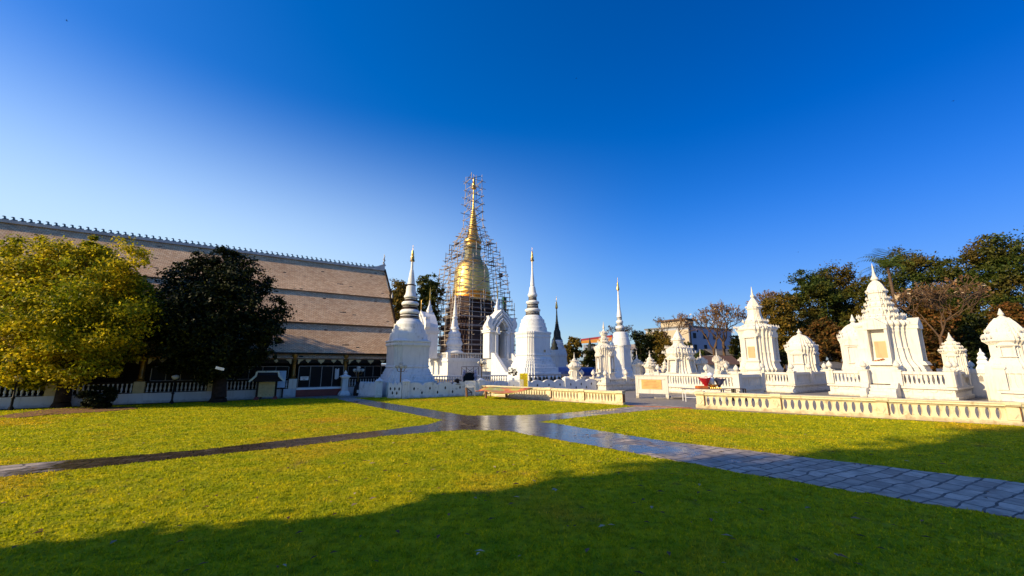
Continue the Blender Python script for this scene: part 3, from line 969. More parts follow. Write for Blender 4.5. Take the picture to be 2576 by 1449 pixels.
def gate(label, crop, k, cx, ybase, Y, side, zbase):
    """white gate pavilion: piers, ogee gable with curled ends, pointed doorway"""
    X = xat(crop.u(cx), crop.v(ybase), Y)
    root = thing('arched_gate', label, 'gate', (X, Y, zbase), YAW + side)
    f = 1.0
    w = 1.75 * k
    zb = 3.15 * k
    # piers either side of the doorway
    for sg in (-1, 1):
        mb = MB()
        mb.box(min(sg * .50 * k, sg * w), max(sg * .50 * k, sg * w), -1.0 * k, .55 * k, 0, zb)
        mb.box(min(sg * .62 * k, sg * 1.02 * k), max(sg * .62 * k, sg * 1.02 * k), -1.28 * k, -1.003 * k, 0, zb * .92)
        mb.box(min(sg * .58 * k, sg * 1.08 * k), max(sg * .58 * k, sg * 1.08 * k), -1.36 * k, -1.003 * k, zb * .924, zb)
        mb.box(min(sg * .58 * k, sg * 1.1 * k), max(sg * .58 * k, sg * 1.1 * k), -1.55 * k, -1.003 * k, -.9 * k, -.003)
        mb.box(min(sg * 1.35 * k, sg * (w + .08 * k)), max(sg * 1.35 * k, sg * (w + .08 * k)), -1.08 * k, -1.003 * k, 0, zb)
        mb.build('pier', M['white'], root)
        MB().box(min(sg * .44 * k, sg * (w + .16 * k)), max(sg * .44 * k, sg * (w + .16 * k)), -1.42 * k, .65 * k, zb + .004, zb + .22 * k).box(min(sg * .9 * k, sg * (w + .24 * k)), max(sg * .9 * k, sg * (w + .24 * k)), -1.2 * k, .72 * k, zb + .224 * k, zb + .36 * k).build('capital', M['white'], root)
    # roof block and doorway head
    def arc(w0, h0, n=10):
        return [(w0 * math.cos(math.pi * i / n), h0 * math.sin(math.pi * i / n) ** .8 if 0 < i < n else 0) for i in range(n + 1)]
    zh = zb + .37 * k
    outer = [(w * 1.02, 0), (w * 1.06, .35 * k), (w * .95, .75 * k), (w * .8, 1.1 * k), (w * .62, 1.55 * k), (w * .42, 1.95 * k), (w * .2, 2.25 * k), (w * .1, 2.5 * k)]
    poly = [(x, zh + z) for x, z in outer] + [(-x, zh + z) for x, z in outer[::-1]]
    hole = [(-x, zh + z) for x, z in arc(.5 * k, .95 * k)]
    hole = sorted(hole, key=lambda q: q[0])
    MB().prism_y(poly + hole, -.98 * k, .53 * k).build('roof_block', M['white'], root)
    MB().box(-.5 * k, .5 * k, .3 * k, .36 * k, 0, zh + .9 * k).build('dark_backing', M['black'], root)  # black sheet painting in the darkness seen through the open doorway
    # nested flame bands over the doorway
    for j, (q, o) in enumerate(((1.0, 0.0), (.78, .14), (.56, .26))):
        pts_o = [(x * q, zh + .10 * k + z * (q * .98)) for x, z in outer]
        pts_i = [(x * q - .17 * k if x * q > .3 * k else x * q * .4, zh + .10 * k + z * (q * .98) - .14 * k) for x, z in outer]
        pl_ = pts_o + [(-x, z) for x, z in pts_o[::-1]]
        inn = [(-x, z) for x, z in pts_i] + pts_i[::-1]
        MB().prism_y(pl_ + inn, -(1.22 + o) * k, -(.985) * k).build('flame_band', M['white'], root)
    # curled naga ends
    for sg in (-1, 1):
        c = [(1.40, -.05), (1.80, .02), (2.14, .38), (2.20, .86), (1.96, 1.32), (2.06, 1.66), (1.62, 1.56), (1.46, 1.16), (1.54, .72), (1.46, .4)]
        MB().prism_y([(sg * x * k, zh + z * k) for x, z in c], -1.32 * k, -.7 * k).build('curled_end', M['white'], root)
        c = [(.5, -.55), (.72, -.62), (1.0, -.35), (1.05, .0), (.9, .25), (.72, .32), (.6, .1), (.66, -.15)]
        MB().prism_y([(sg * x * k, zh + z * k) for x, z in c], -1.62 * k, -1.43 * k).build('door_curl', M['white'], root)
    MB().stack(PLAN['soft'], [(.34 * k, zh + 2.2 * k), (.30 * k, zh + 2.6 * k), (.36 * k, zh + 2.66 * k), (.12 * k, zh + 3.5 * k), (.05 * k, zh + 4.1 * k)]).build('roof_spire', M['white'], root, 30)
    MB().lathe([(.05 * k, zh + 4.08 * k), (.1 * k, zh + 4.3 * k), (.03 * k, zh + 4.5 * k), (.09 * k, zh + 4.7 * k), (.015 * k, zh + 5.9 * k)], 7).build('gilt_finial', M['gold_small'], root, 40)
    return root

zs = zat(C4.v(1062), 58)
g1 = gate('white arched gate with a dark doorway above steps, right of the slim ringed stupa', C4, 1.13, 838, 1062, 57.5, 0.0, zs)
g2 = gate('white gate half hidden behind the shaded stupa, seen from its side', C1, 1.15, 480, 980, 60.0, -math.pi / 2, zs)
# stairs up to the gate, with sloping cheeks and a guardian urn
st = thing('gate_stairs', 'grey steps with sloping white side walls leading up to the arched gate', 'stairs', (g1.location.x, g1.location.y, 0), YAW)
mb = MB()
nst = 12
for i in range(nst):
    h = zs * (1 - i / nst)
    mb.box(-1.25, 1.25, -1.30 - .34 * (i + 1), -1.30 - .34 * i, 0, h - .01)
mb.build('steps', M['grey_white'], st)
for sg in (-1, 1):
    MB().prism_x([(-1.3, 0), (-1.3, zs + .75), (-2.0, zs + .68), (-5.4, .75), (-6.0, .62), (-6.0, 0)], sg * 1.26 if sg > 0 else -1.78, sg * 1.26 + .52 if sg > 0 else -1.26).build('side_wall', M['white'], st)
    MB().lathe([(.38, 0), (.42, .25), (.30, .35), (.46, .7), (.52, 1.1), (.40, 1.35), (.46, 1.42), (.25, 1.6)], 12).build('guardian_urn', M['old_white'], st, 40, loc=(sg * 1.52, -6.5, 0))
    MB().stack(PLAN['soft'], [(.30, 0), (.34, .3), (.22, .6), (.10, 1.0), (.03, 1.25)]).build('urn_crest', M['old_white'], st, 30, loc=(sg * 1.52, -6.5, 1.5))
# ------------------------------------------------------------------ the long hall (local x along A1, y across, seen from -y)
HX0, HX1, HY = -62.0, 10.4, 31.0
hall = thing('temple_hall', 'long dark brown hall with three tiers of tan tiled roof behind the two round trees', 'temple hall', (*W(0, HY), 0), YAW)

def roof_slab(y0, z0, y1, z1, x0, x1, th=.16):
    """one roof slope from its eave (y0,z0) up to (y1,z1), UV in metres, slightly sagging like old tiles"""
    n = 5
    d = math.hypot(y1 - y0, z1 - z0)
    ny, nz = -(z1 - z0) / d, (y1 - y0) / d
    pts = []
    for i in range(n + 1):
        t = i / n
        sag = -.10 * math.sin(math.pi * t)
        pts.append((y0 + (y1 - y0) * t + ny * sag, z0 + (z1 - z0) * t + nz * sag, t * d))
    me = bpy.data.meshes.new('roof_tier')
    vs, fs, uv = [], [], []
    for (y, z, s) in pts:
        for x in (x0, x1):
            vs.append((x, y, z)); uv.append((x, s))
    b = len(vs)
    for (y, z, s) in pts:
        for x in (x0, x1):
            vs.append((x, y - ny * th, z - nz * th)); uv.append((x, s))
    for i in range(n):
        fs.append((2 * i, 2 * i + 1, 2 * i + 3, 2 * i + 2))
        fs.append((b + 2 * i, b + 2 * i + 2, b + 2 * i + 3, b + 2 * i + 1))
        fs.append((2 * i, 2 * i + 2, b + 2 * i + 2, b + 2 * i)); fs.append((2 * i + 1, b + 2 * i + 1, b + 2 * i + 3, 2 * i + 3))
    fs.append((0, b, b + 1, 1)); fs.append((2 * n, 2 * n + 1, b + 2 * n + 1, b + 2 * n))
    me.from_pydata(vs, [], fs)
    ul = me.uv_layers.new(name='UVMap')
    for lp in me.loops: ul.data[lp.index].uv = uv[lp.vertex_index]
    me.materials.append(M['tile'])
    o = bpy.data.objects.new('roof_tier', me); COL.objects.link(o); o.parent = hall
    return o
RY, RZ = 6.55, 10.95
tiers = [(-.05, 2.57, 2.30, 5.45), (1.95, 5.23, 4.25, 8.12), (3.97, 7.92, RY, RZ)]
for i, (y0, z0, y1, z1) in enumerate(tiers):
    xe = HX1 + .10 * i
    roof_slab(y0, z0, y1, z1, HX0, xe)
    o = roof_slab(2 * RY - y0, z0, 2 * RY - y1, z1, HX0, xe)
    # dark boarding under each tier's edge
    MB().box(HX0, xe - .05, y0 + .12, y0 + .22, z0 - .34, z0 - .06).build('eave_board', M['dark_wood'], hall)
    # barge board up the end
    d = math.hypot(y1 - y0, z1 - z0)
    MB().add([(xe + .003, y0 - .05, z0 - .18), (xe + .12, y0 - .05, z0 - .18), (xe + .12, y1, z1 - .10), (xe + .003, y1, z1 - .10),
              (xe + .003, y0 - .14, z0 + .12), (xe + .12, y0 - .14, z0 + .12), (xe + .12, y1, z1 + .16), (xe + .003, y1, z1 + .16)],
             [(3, 2, 1, 0), (4, 5, 6, 7), (0, 1, 5, 4), (1, 2, 6, 5), (2, 3, 7, 6), (3, 0, 4, 7)]).build('barge_board', M['dark_wood'], hall)
    MB().spike(xe + .06, y0 - .1, z0 + .0, .09, .55, 6).build('naga_hook', M['ridge'], hall)
# gable wall and dark body behind the veranda
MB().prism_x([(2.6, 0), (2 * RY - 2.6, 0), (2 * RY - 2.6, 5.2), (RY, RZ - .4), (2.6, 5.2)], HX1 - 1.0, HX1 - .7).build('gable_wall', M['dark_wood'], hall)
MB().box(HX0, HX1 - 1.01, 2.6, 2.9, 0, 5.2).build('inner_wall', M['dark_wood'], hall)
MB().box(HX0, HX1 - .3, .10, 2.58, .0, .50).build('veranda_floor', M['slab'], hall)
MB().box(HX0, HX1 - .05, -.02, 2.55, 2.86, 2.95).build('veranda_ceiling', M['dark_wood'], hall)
# plinth wall
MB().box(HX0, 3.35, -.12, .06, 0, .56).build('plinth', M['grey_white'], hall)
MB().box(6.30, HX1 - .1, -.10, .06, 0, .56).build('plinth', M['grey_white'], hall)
MB().box(3.354, 6.296, -.16, .06, 0, .47).build('red_plinth', M['red_plinth'], hall)
MB().box(3.354, 6.296, -.24, .06, .474, .60).build('sill', M['white_paint'], hall)
# ridge with a file of little birds
MB().box(HX0, HX1 + .15, RY - .16, RY + .16, RZ - .05, RZ + .14).build('ridge_beam', M['ridge'], hall)
bird = [(-.16, 0), (.16, 0), (.13, .07), (.05, .10), (.03, .20), (.05, .29), (.17, .31), (.05, .37), (-.04, .35), (-.06, .22), (-.12, .12), (-.24, .13), (-.20, .05)]
first = MB().prism_y([(-x * .72, z * .70) for x, z in bird], -.06, .06).build('ridge_bird', M['crest'], hall, loc=(HX1 - .9, RY, RZ + .141))
x = HX1 - 1.27
for i in range(88):
    c = first.copy(); COL.objects.link(c); c.parent = hall
    c.location = (x, RY, RZ + .141); x -= .372
cf = [(0, 0), (.26, 0), (.22, .5), (.34, .62), (.22, .85), (.16, 1.05), (.26, 1.25), (.16, 1.45), (.2, 1.75), (.10, 2.05), (.12, 1.7), (.04, 1.4), (.12, 1.2), (.02, 1.0), (.08, .8), (-.08, .62), (-.06, .45)]
MB().prism_y([(x, z * .78) for x, z in cf], -.06, .06).build('roof_finial', M['ridge'], hall, loc=(HX1 - .02, RY, RZ + .0))
MB().prism_y([(-1.3, 0), (0, 0), (0, .42), (-.5, .18), (-1.3, .06)], -.05, .05).build('ridge_crest', M['ridge'], hall, loc=(HX1 - .03, RY, RZ + .145))
# columns, posts, balustrade, brackets, carved pendants along the veranda
cols_x = [-14.6, -11.2, -7.9, -4.55, -1.2, 3.12, 6.40, 9.9]
for i, x in enumerate(cols_x):
    MB().box(x - .24, x + .24, -.10, .30, .564, 1.20).build('post', M['cream_white'] if i in (5,) else M['panel_tan'], hall)
    MB().lathe([(.17, 1.204), (.20, 1.30), (.13, 1.36), (.15, 1.5), (.12, 1.56), (.13, 2.3), (.17, 2.4), (.13, 2.46), (.19, 2.6), (.19, 2.84)], 10, x, .12).build('column', M['gold_paint'], hall, 40)
    for sg in (-1, 1):
        MB().prism_y([(x + sg * .2, 2.50), (x + sg * .55, 2.50), (x + sg * .48, 2.43), (x + sg * .36, 2.36), (x + sg * .28, 2.22), (x + sg * .2, 2.16)], -.02, .04).build('bracket', M['panel_tan'], hall)
pend = [(-.20, 0), (.20, 0), (.22, -.10), (.15, -.13), (.19, -.20), (.09, -.24), (0, -.40), (-.09, -.24), (-.19, -.20), (-.15, -.13), (-.22, -.10)]
for a, b in zip(cols_x[:-1], cols_x[1:]):
    for j, q in enumerate((.25, .5, .75)):
        s = 1.0 if j == 1 else .78
        MB().prism_y([(a + (b - a) * q + x * s, 2.49 + z * s * .82) for x, z in pend], -.03, .02).build('carved_pendant', M['panel_tan'], hall)
    if abs(a - 3.12) < .1: continue
    mb = MB(); x = a + .36
    while x < b - .3:
        mb.lathe([(r * .72, .60 + z) for r, z in baluster_prof(.50)], 7, x, 0); x += .19
    mb.build('balusters', M['grey_white'], hall, 40)  # greyer limewash paints in a deeper shadow under the eave
    MB().box(a + .243, b - .243, -.07, .07, 1.104, 1.18).box(a + .243, b - .243, -.08, .09, .563, .598).build('handrail', M['dark_wood'], hall)
# glazed screens behind the balustrade and the big show window
def screen(x0, x1, z0, z1, y, n, name='glazed_screen'):
    fr = MB()
    for i in range(n + 1):
        x = x0 + (x1 - x0) * i / n
        fr.box(x - .018, x + .018, y - .02, y + .02, z0, z1)
    fr.box(x0, x1, y - .015, y + .015, z1 + .002, z1 + .04).box(x0, x1, y - .015, y + .015, z0 - .04, z0 - .002)
    o = fr.build(name, M['slab'], hall)
    MB().box(x0 + .02, x1 - .02, y + .03, y + .05, z0, z1).build('pane', M['glass_dark'], o)
    return o
screen(3.42, 6.28, .64, 2.02, -.02, 4, 'show_window')
screen(6.7, 9.7, 1.24, 2.0, .5, 5)
screen(-.9, 2.85, 1.24, 2.0, .5, 5)
screen(-4.2, -1.5, 1.24, 2.0, .5, 4)
# hung inside the window: a white paper and a white garment
tag(MB().prism_y([(5.72, 1.15), (5.82, 1.1), (5.98, 1.2), (5.97, 1.85), (5.94, 1.9), (5.88, 1.82), (5.80, 1.82), (5.74, 1.9), (5.71, 1.8)], -.075, -.055).build('paper_lantern', M['grey_white'], None, loc=(*W(0, HY), 0), rz=YAW),
    'white paper hanging in the right pane of the dark show window', 'paper hanging')
sgn = thing('window_sign', 'small white notice with a dark line fixed on the dark show window', 'notice', (*W(3.80, HY - .055), 1.22), YAW)
MB().box(-.25, .25, -.02, 0, -.12, .12).build('sign_board', M['white_paint'], sgn)
MB().box(-.19, .19, -.026, -.0203, .02, .05).box(-.10, .06, -.026, -.0203, -.075, -.045).build('lettering', M['black'], sgn)

# two pale blue notice boards on the plinth
hw = lambda x, y: W(x, HY + y)
nb = thing('notice_board', 'pair of pale blue notice panels on the wall, left of the red plinth', 'notice board', (*hw(1.30, -.30), 0), YAW)
for x0, x1 in ((0, .62), (.66, 1.36)):
    p = MB().box(x0, x1, -.03, .0, .66, 1.74).build('panel', M['panel_blue'], nb)
    mb = MB()
    for k in range(8):
        mb.box(x0 + .06, x0 + .06 + rnd.uniform(.3, .48) * (x1 - x0) / .62 * .9, -.034, -.0303, 1.62 - k * .11, 1.63 - k * .11)
    mb.build('lettering', M['grey_ink'], p)
MB().box(.62, .66, -.035, .01, .56, 1.76).box(-.03, 1.38, -.02, .02, .60, .645).build('frame', M['dark_wood'], nb)
MB().box(.05, .12, -.0, .16, 0, .6).box(1.22, 1.29, 0, .16, 0, .6).build('support', M['dark_wood'], nb)

# roofed information board
ix, iy = xat(668, 1003, 25.6), 25.6
ib = thing('information_board', 'wooden information board under a small dark roof with pale edges, before the hall', 'sign board', (ix, iy, 0), YAW - .12)
for x in (-.50, .50):
    p = MB().box(x - .055, x + .055, -.05, .05, .10, 1.34).build('post', M['dark_wood'], ib)
    MB().stack(PLAN['square'], [(.13, 0), (.13, .08), (.07, .2)], x, 0).build('post_foot', M['red_plinth'], p)
p = MB().box(-.44, .44, -.03, .02, .18, 1.08).build('panel', M['panel_tan'], ib)
mb = MB()
for k in range(7):
    w = rnd.uniform(.22, .36); mb.box(-w, w, -.034, -.0303, .92 - k * .085, .935 - k * .085)
mb.lathe([(.001, 0)], 3) if False else None
mb.build('lettering', M['wood_ink'], p)
for x in (-.2, 0, .2):
    MB().prism_y([(x - .03, .27), (x + .03, .27), (x + .03, .32), (x - .03, .32)], -.035, -.0303).build('emblem', M['wood_ink'], p)
MB().prism_y([(-.44, .02 + .16), (.44, .18), (.44, .30), (-.44, .30)], -.033, -.0302).build('pale_foot', M['panel_blue'], p) if False else None
MB().prism_x([(-.42, 1.12), (-.34, 1.16), (-.02, 1.72), (.02, 1.72), (.34, 1.16), (.42, 1.12), (.36, 1.10), (0, 1.56), (-.36, 1.10)], -.62, .62).build('board_roof', M['dark_wood'], ib)
for sg in (-1, 1):
    MB().prism_y([(sg * .52, 1.72), (sg * .62, 1.72), (sg * .66, 1.50), (sg * .98, 1.14), (sg * .88, 1.10), (sg * .58, 1.42)], -.46, -.40).build('edge_trim', M['teal'], ib)
MB().prism_y([(-.60, 1.66), (.60, 1.66), (.60, 1.76), (-.60, 1.76)], -.06, .06).build('ridge_trim', M['teal'], ib)
MB().add([(-.52, -.36, 1.50), (.52, -.36, 1.50), (.86, -.44, 1.12), (-.86, -.44, 1.12), (-.52, -.05, 1.66), (.52, -.05, 1.66)], [(0, 1, 2, 3), (0, 4, 5, 1)]).build('roof_skirt', M['dark_wood'], ib)

# gate post at the path's end
gx, gy = G(865, 995.5)
gp = thing('gate_post', 'white square gate post with a pointed cap at the end of the path', 'post', (gx, gy, 0), YAW)
MB().stack(PLAN['square'], [(.36, 0), (.36, .10), (.30, .22), (.22, .34)]).build('foot', M['white'], gp)
MB().stack(PLAN['square'], [(.19, .342), (.19, 1.16), (.25, 1.22), (.25, 1.28)]).build('shaft', M['white'], gp)
MB().stack(PLAN['square'], [(.32, 1.284), (.32, 1.34), (.10, 1.44), (.09, 1.5), (.11, 1.55), (.02, 1.74)]).build('cap', M['white'], gp)

# dark litter bin behind it
bx, by = xat(898, 993, 28.6), 28.6
bn = thing('litter_bin', 'black bell-shaped bin with a white label at the left end of the scalloped wall', 'bin', (bx, by, 0), YAW)
MB().lathe([(.24, 0), (.27, .1), (.24, .5), (.16, .75), (.10, .80), (.10, .9), (.03, .98)], 12).build('bin_body', M['black'], bn, 40)
MB().box(-.09, .09, -.28, -.255, .22, .42).build('bin_label', M['grey_white'], bn)

# ------------------------------------------------------------------ scalloped churchyard wall with dark plates for its leaf-shaped openings
def scallop_wall(name, label, p0, p1, h, pitch, posts=(), leaf_plates=True, mat='old_white', first_post=False):
    ang = math.atan2(p1[1] - p0[1], p1[0] - p0[0]); ln = math.dist(p0, p1)
    root = thing(name, label, 'wall', (*p0, 0), ang, 'scalloped white walls')
    n = max(1, round(ln / pitch)); w = ln / n
    poly = [(0, 0)]
    for i in range(n):
        for k in range(0, 9):
            t = k / 8
            bumpz = math.sin(math.pi * t) ** .55 if 0 < t < 1 else 0
            poly.append(((i + t) * w, h - .22 + .22 * bumpz))
    poly.append((ln, 0))
    MB().prism_y(poly, -.11, .11).build('wall_panel', M[mat], root)
    MB().box(0, ln, -.16, .16, 0, .10).build('footing', M[mat], root)
    leaf = [(0, -.13), (.06, -.04), (.055, .03), (0, .13), (-.055, .03), (-.06, -.04)]
    if leaf_plates:
        for i in range(n):
            for dx, dz in ((.5, h * .60), (1.0, h * .33)):
                if i + dx > n - .2: continue
                MB().prism_y([((i + dx) * w + x * .9, dz + z * .9) for x, z in leaf], -.118, -.09).build('dark_leaf_plate', M['black'], root)  # solid black plates; the dark of the openings is painted on
    for x in posts:
        MB().stack(PLAN['square'], [(.20, 0), (.20, h + .02), (.24, h + .03), (.24, h + .08), (.03, h + .24)], x, 0).build('post', M[mat], root)
    return root
c0 = (xat(1019, 1002, 26.6), 26.6)
dirw = (math.sin(math.radians(62)), math.cos(math.radians(62)))
c1 = (c0[0] + dirw[0] * 5.3, c0[1] + dirw[1] * 5.3)
scallop_wall('scalloped_wall', 'weathered scalloped white wall running right from its corner below the shaded stupa', c0, c1, 1.0, 1.02, (0,))
c2 = (c1[0] + dirw[0] * 10.4, c1[1] + dirw[1] * 10.4)
scallop_wall('scalloped_wall', 'scalloped white wall behind the banner and the yellow sign, below the bells', c1, c2, .98, 1.0, (.02, 7.4), mat='white')
w1 = (xat(978, 1000, 26.9), 26.9)
scallop_wall('scalloped_wall', 'short dirty length of scalloped wall left of the corner below the shaded stupa', w1, (c0[0] - .22, c0[1] + .04), 1.0, .32, (), leaf_plates=True)
w2, w3 = (xat(955, 996, 27.5), 27.5), (xat(905, 994, 28.5), 28.5)
scallop_wall('scalloped_wall', 'short scalloped wall with close-set points beside the black bin', w3, w2, .98, .30, (), leaf_plates=False)
tag(MB().stack(PLAN['square'], [(.22, 0), (.22, 1.0), (.27, 1.02), (.27, 1.07), (.03, 1.26)]).build('gate_post', M['old_white'], None, loc=(xat(952, 996, 27.4), 27.4, 0), rz=.3), 'low white post with pyramid cap at the gap in the scalloped wall', 'post')

# bells hung in a row on a rail
ba = (xat(C2B.u(1570), 950, 37.0), 37.0); bb = (xat(C2B.u(2410), 950, 40.0), 40.0)
ang = math.atan2(bb[1] - ba[1], bb[0] - ba[0]); bl = math.dist(ba, bb)
rail_z = zat(C2B.v(705), 38)
br_ = thing('bell_rack', 'long rail on posts carrying a row of dark bells behind the scalloped wall', 'bell rack', (*ba, 0), ang)
MB().box(-.1, bl + .1, -.05, .05, rail_z - .05, rail_z + .05).build('beam', M['slab'], br_)
for k in range(6):
    MB().box(k * bl / 5 - .05, k * bl / 5 + .05, -.045, .045, 0, rail_z - .052).build('post', M['slab'], br_)
bell = MB().lathe([(.02, 0), (.03, -.10), (.10, -.14), (.13, -.30), (.17, -.44), (.20, -.52), (.17, -.52)], 10).build('temple_bell', M['dark_stone'], None, 40)
k = 0
for i in range(11):
    f = (i + .5 + rnd.uniform(-.18, .18)) / 11
    o = bell if i == 0 else bell.copy()
    if i: COL.objects.link(o)
    o.location = (ba[0] + (bb[0] - ba[0]) * f, ba[1] + (bb[1] - ba[1]) * f, rail_z - .052)
    tag(o, 'dark bronze bell hanging in the row behind the scalloped wall', 'bell', 'bells hung in a row')

# yellow sign, white railing panels, scaffold frame, small red post
yx, yy = xat(C2B.u(1457), 980, 29.5), 29.5
ys = thing('yellow_sign', 'bright yellow upright sign with brown lines of writing on white posts', 'sign', (yx, yy, 0), math.radians(4))
zb, zt2 = zat(C2B.v(945), 29.5), zat(C2B.v(672), 29.5)
MB().box(-.28, .28, -.02, .02, zb, zt2).build('sign_face', M['yellow'], ys)
mb = MB()
for i, w in enumerate((.07, .19, .13, .24, .17, .22, .25, .20, .24, .16, .23)):
    z = zt2 - .08 - i * (zt2 - zb - .12) / 11
    x = -w
    while x < w:
        q = rnd.uniform(.03, .09); mb.box(x, min(w, x + q), -.026, -.0203, z - .022, z + .012); x += q + .015
mb.build('lettering', M['ink'], ys)
for x in (-.30, .30): MB().box(x - .02, x + .02, -.03, .03, 0, zt2 + .02).build('post', M['white_paint'], ys)

def railing(label, u0, u1, Y, v0, v1, n):
    x0, x1 = xat(u0, 970, Y), xat(u1, 970, Y)
    r = thing('railing_panel', label, 'railing', (x0, Y, 0), math.radians(8), 'white bar railings')
    z0, z1 = max(.05, zat(v1, Y)), zat(v0, Y); w = x1 - x0
    MB().box(0, w, -.02, .02, z1 - .04, z1).box(0, w, -.02, .02, z0, z0 + .04).box(-.03, 0, -.02, .02, 0, z1).box(w, w + .03, -.02, .02, 0, z1).build('frame', M['white_paint'], r)
    mb = MB()
    for i in range(1, n): mb.tube((w * i / n, 0, z0 + .04), (w * i / n, 0, z1 - .04), .010, n=5)
    mb.build('bars', M['white_paint'], r)
railing('white bar railing panel beside the yellow sign', C2B.u(1155), C2B.u(1440), 28.8, C2B.v(800), C2B.v(960), 22)
railing('white bar railing panel in front of the scalloped wall, left of the banner', C2B.u(275), C2B.u(460), 28.2, C2B.v(822), C2B.v(955), 14)

sf = thing('steel_frame', 'dark steel scaffold frame with crossed braces leaning on the white terrace wall', 'steel frame', (xat(C2B.u(190), 940, 55.5), 55.5, 0), YAW * .75)
z0, z1 = .4, zat(C2B.v(537), 55.5)
fw = 2.5
mb = MB()
for x in (0, fw * .27, fw * .7, fw): MB().tube((x, 0, z0), (x, 0, z1), .04).build('upright', M['steel_dark'], sf)
MB().tube((0, 0, z1), (fw, 0, z1), .04).build('top_rail', M['steel_dark'], sf)
for a, b in ((.02, .68), (.28, .98)):
    MB().tube((fw * a, .03, z0 + .1), (fw * b, .03, z1 - .2), .025).tube((fw * a, -.03, z1 - .2), (fw * b, -.03, z0 + .1), .025).build('cross_brace', M['steel_dark'], sf)

rx, ry = G(C2B.u(97), C2B.v(1135))
rp = thing('wooden_post', 'short red-brown wooden post with a dark tray on top, left of the banner', 'post', (rx, ry, 0), .2)
hgt = zat(C2B.v(893), ry)
MB().box(-.07, .07, -.07, .07, 0, hgt).build('shaft', M['brown_wood'], rp)
MB().box(-.22, .22, -.16, .16, hgt, hgt + .04).stack(PLAN['lowround'], [(.10, hgt + .05), (.18, hgt + .12), (.14, hgt + .24), (.2, hgt + .28), (.05, hgt + .4)]).build('tray', M['dark_wood'], rp)

# ------------------------------------------------------------------ vinyl banner stretched on a leaning timber frame
bY0, bY1 = 25.0, 26.6
def bp(x, y, Y): return (xat(C2B.u(x), C2B.v(y), Y), Y, zat(C2B.v(y), Y))
ban = thing('banner_stand', 'printed red and yellow vinyl banner sagging over rough timber props on the lawn', 'banner', (*G(C2B.u(900), C2B.v(1150)), 0))
ox, oy, _ = ban.location
def bl_(p): return (p[0] - ox, p[1] - oy, p[2])
rows = []
front = [bp(470, 1030, 25.6), bp(660, 1024, 25.3), bp(830, 1066, 24.9), bp(1020, 1076, 24.8), bp(1210, 1082, 24.7), bp(1420, 1036, 24.6), bp(1625, 972, 24.6)]
back = [bp(560, 1005, 26.4), bp(690, 946, 26.9), bp(860, 944, 26.8), bp(1040, 958, 26.6), bp(1240, 962, 26.0), bp(1430, 966, 25.5), bp(1640, 964, 25.0)]
nb_ = len(front)
vs, fs = [], []
nr = 6
for r in range(nr + 1):
    t = r / nr
    for a, b in zip(front, back):
        p = [a[i] + (b[i] - a[i]) * t for i in range(3)]
        p[2] -= .07 * math.sin(math.pi * t)
        vs.append(bl_(p))
for r in range(nr):
    for i in range(nb_ - 1):
        k = r * nb_ + i
        fs.append((k, k + 1, k + nb_ + 1, k + nb_))
o = MB().add(vs, fs).build('vinyl_sheet', M['banner'], ban, 60)
sm = o.modifiers.new('thickness', 'SOLIDIFY'); sm.thickness = .012
for (x, y0, y1, Y) in ((300, 962, 1150, 24.9), (690, 972, 1172, 24.3), (1105, 994, 1160, 24.4)):
    a, b = bp(x, y1, Y), bp(x - 12, y0, Y)
    a = (*G(C2B.u(x), C2B.v(y1)), 0); a = (a[0], a[1], 0)
    b = (xat(C2B.u(x - 14), C2B.v(y0), a[1]), a[1], zat(C2B.v(y0), a[1]))
    MB().tube(bl_(a), bl_(b), .085, .075, 6).build('prop', M['brown_wood'], ban)
    c = bp(x + 100, (y0 + y1) / 2 - 5, a[1] + .7)
    MB().tube(bl_(b), bl_(c), .035, .03, 5).tube(bl_((a[0] + .05, a[1], .25)), bl_(c), .03, .03, 5).tube(bl_((c[0] - .05, c[1] + .4, 0)), bl_(c), .03, .03, 5).build('strut', M['dark_wood'], ban)
MB().tube(bl_(bp(820, 1075, 25)), bl_(bp(1230, 1082, 24.9)), .03, .03, 6).build('bottom_batten', M['white_paint'], ban)

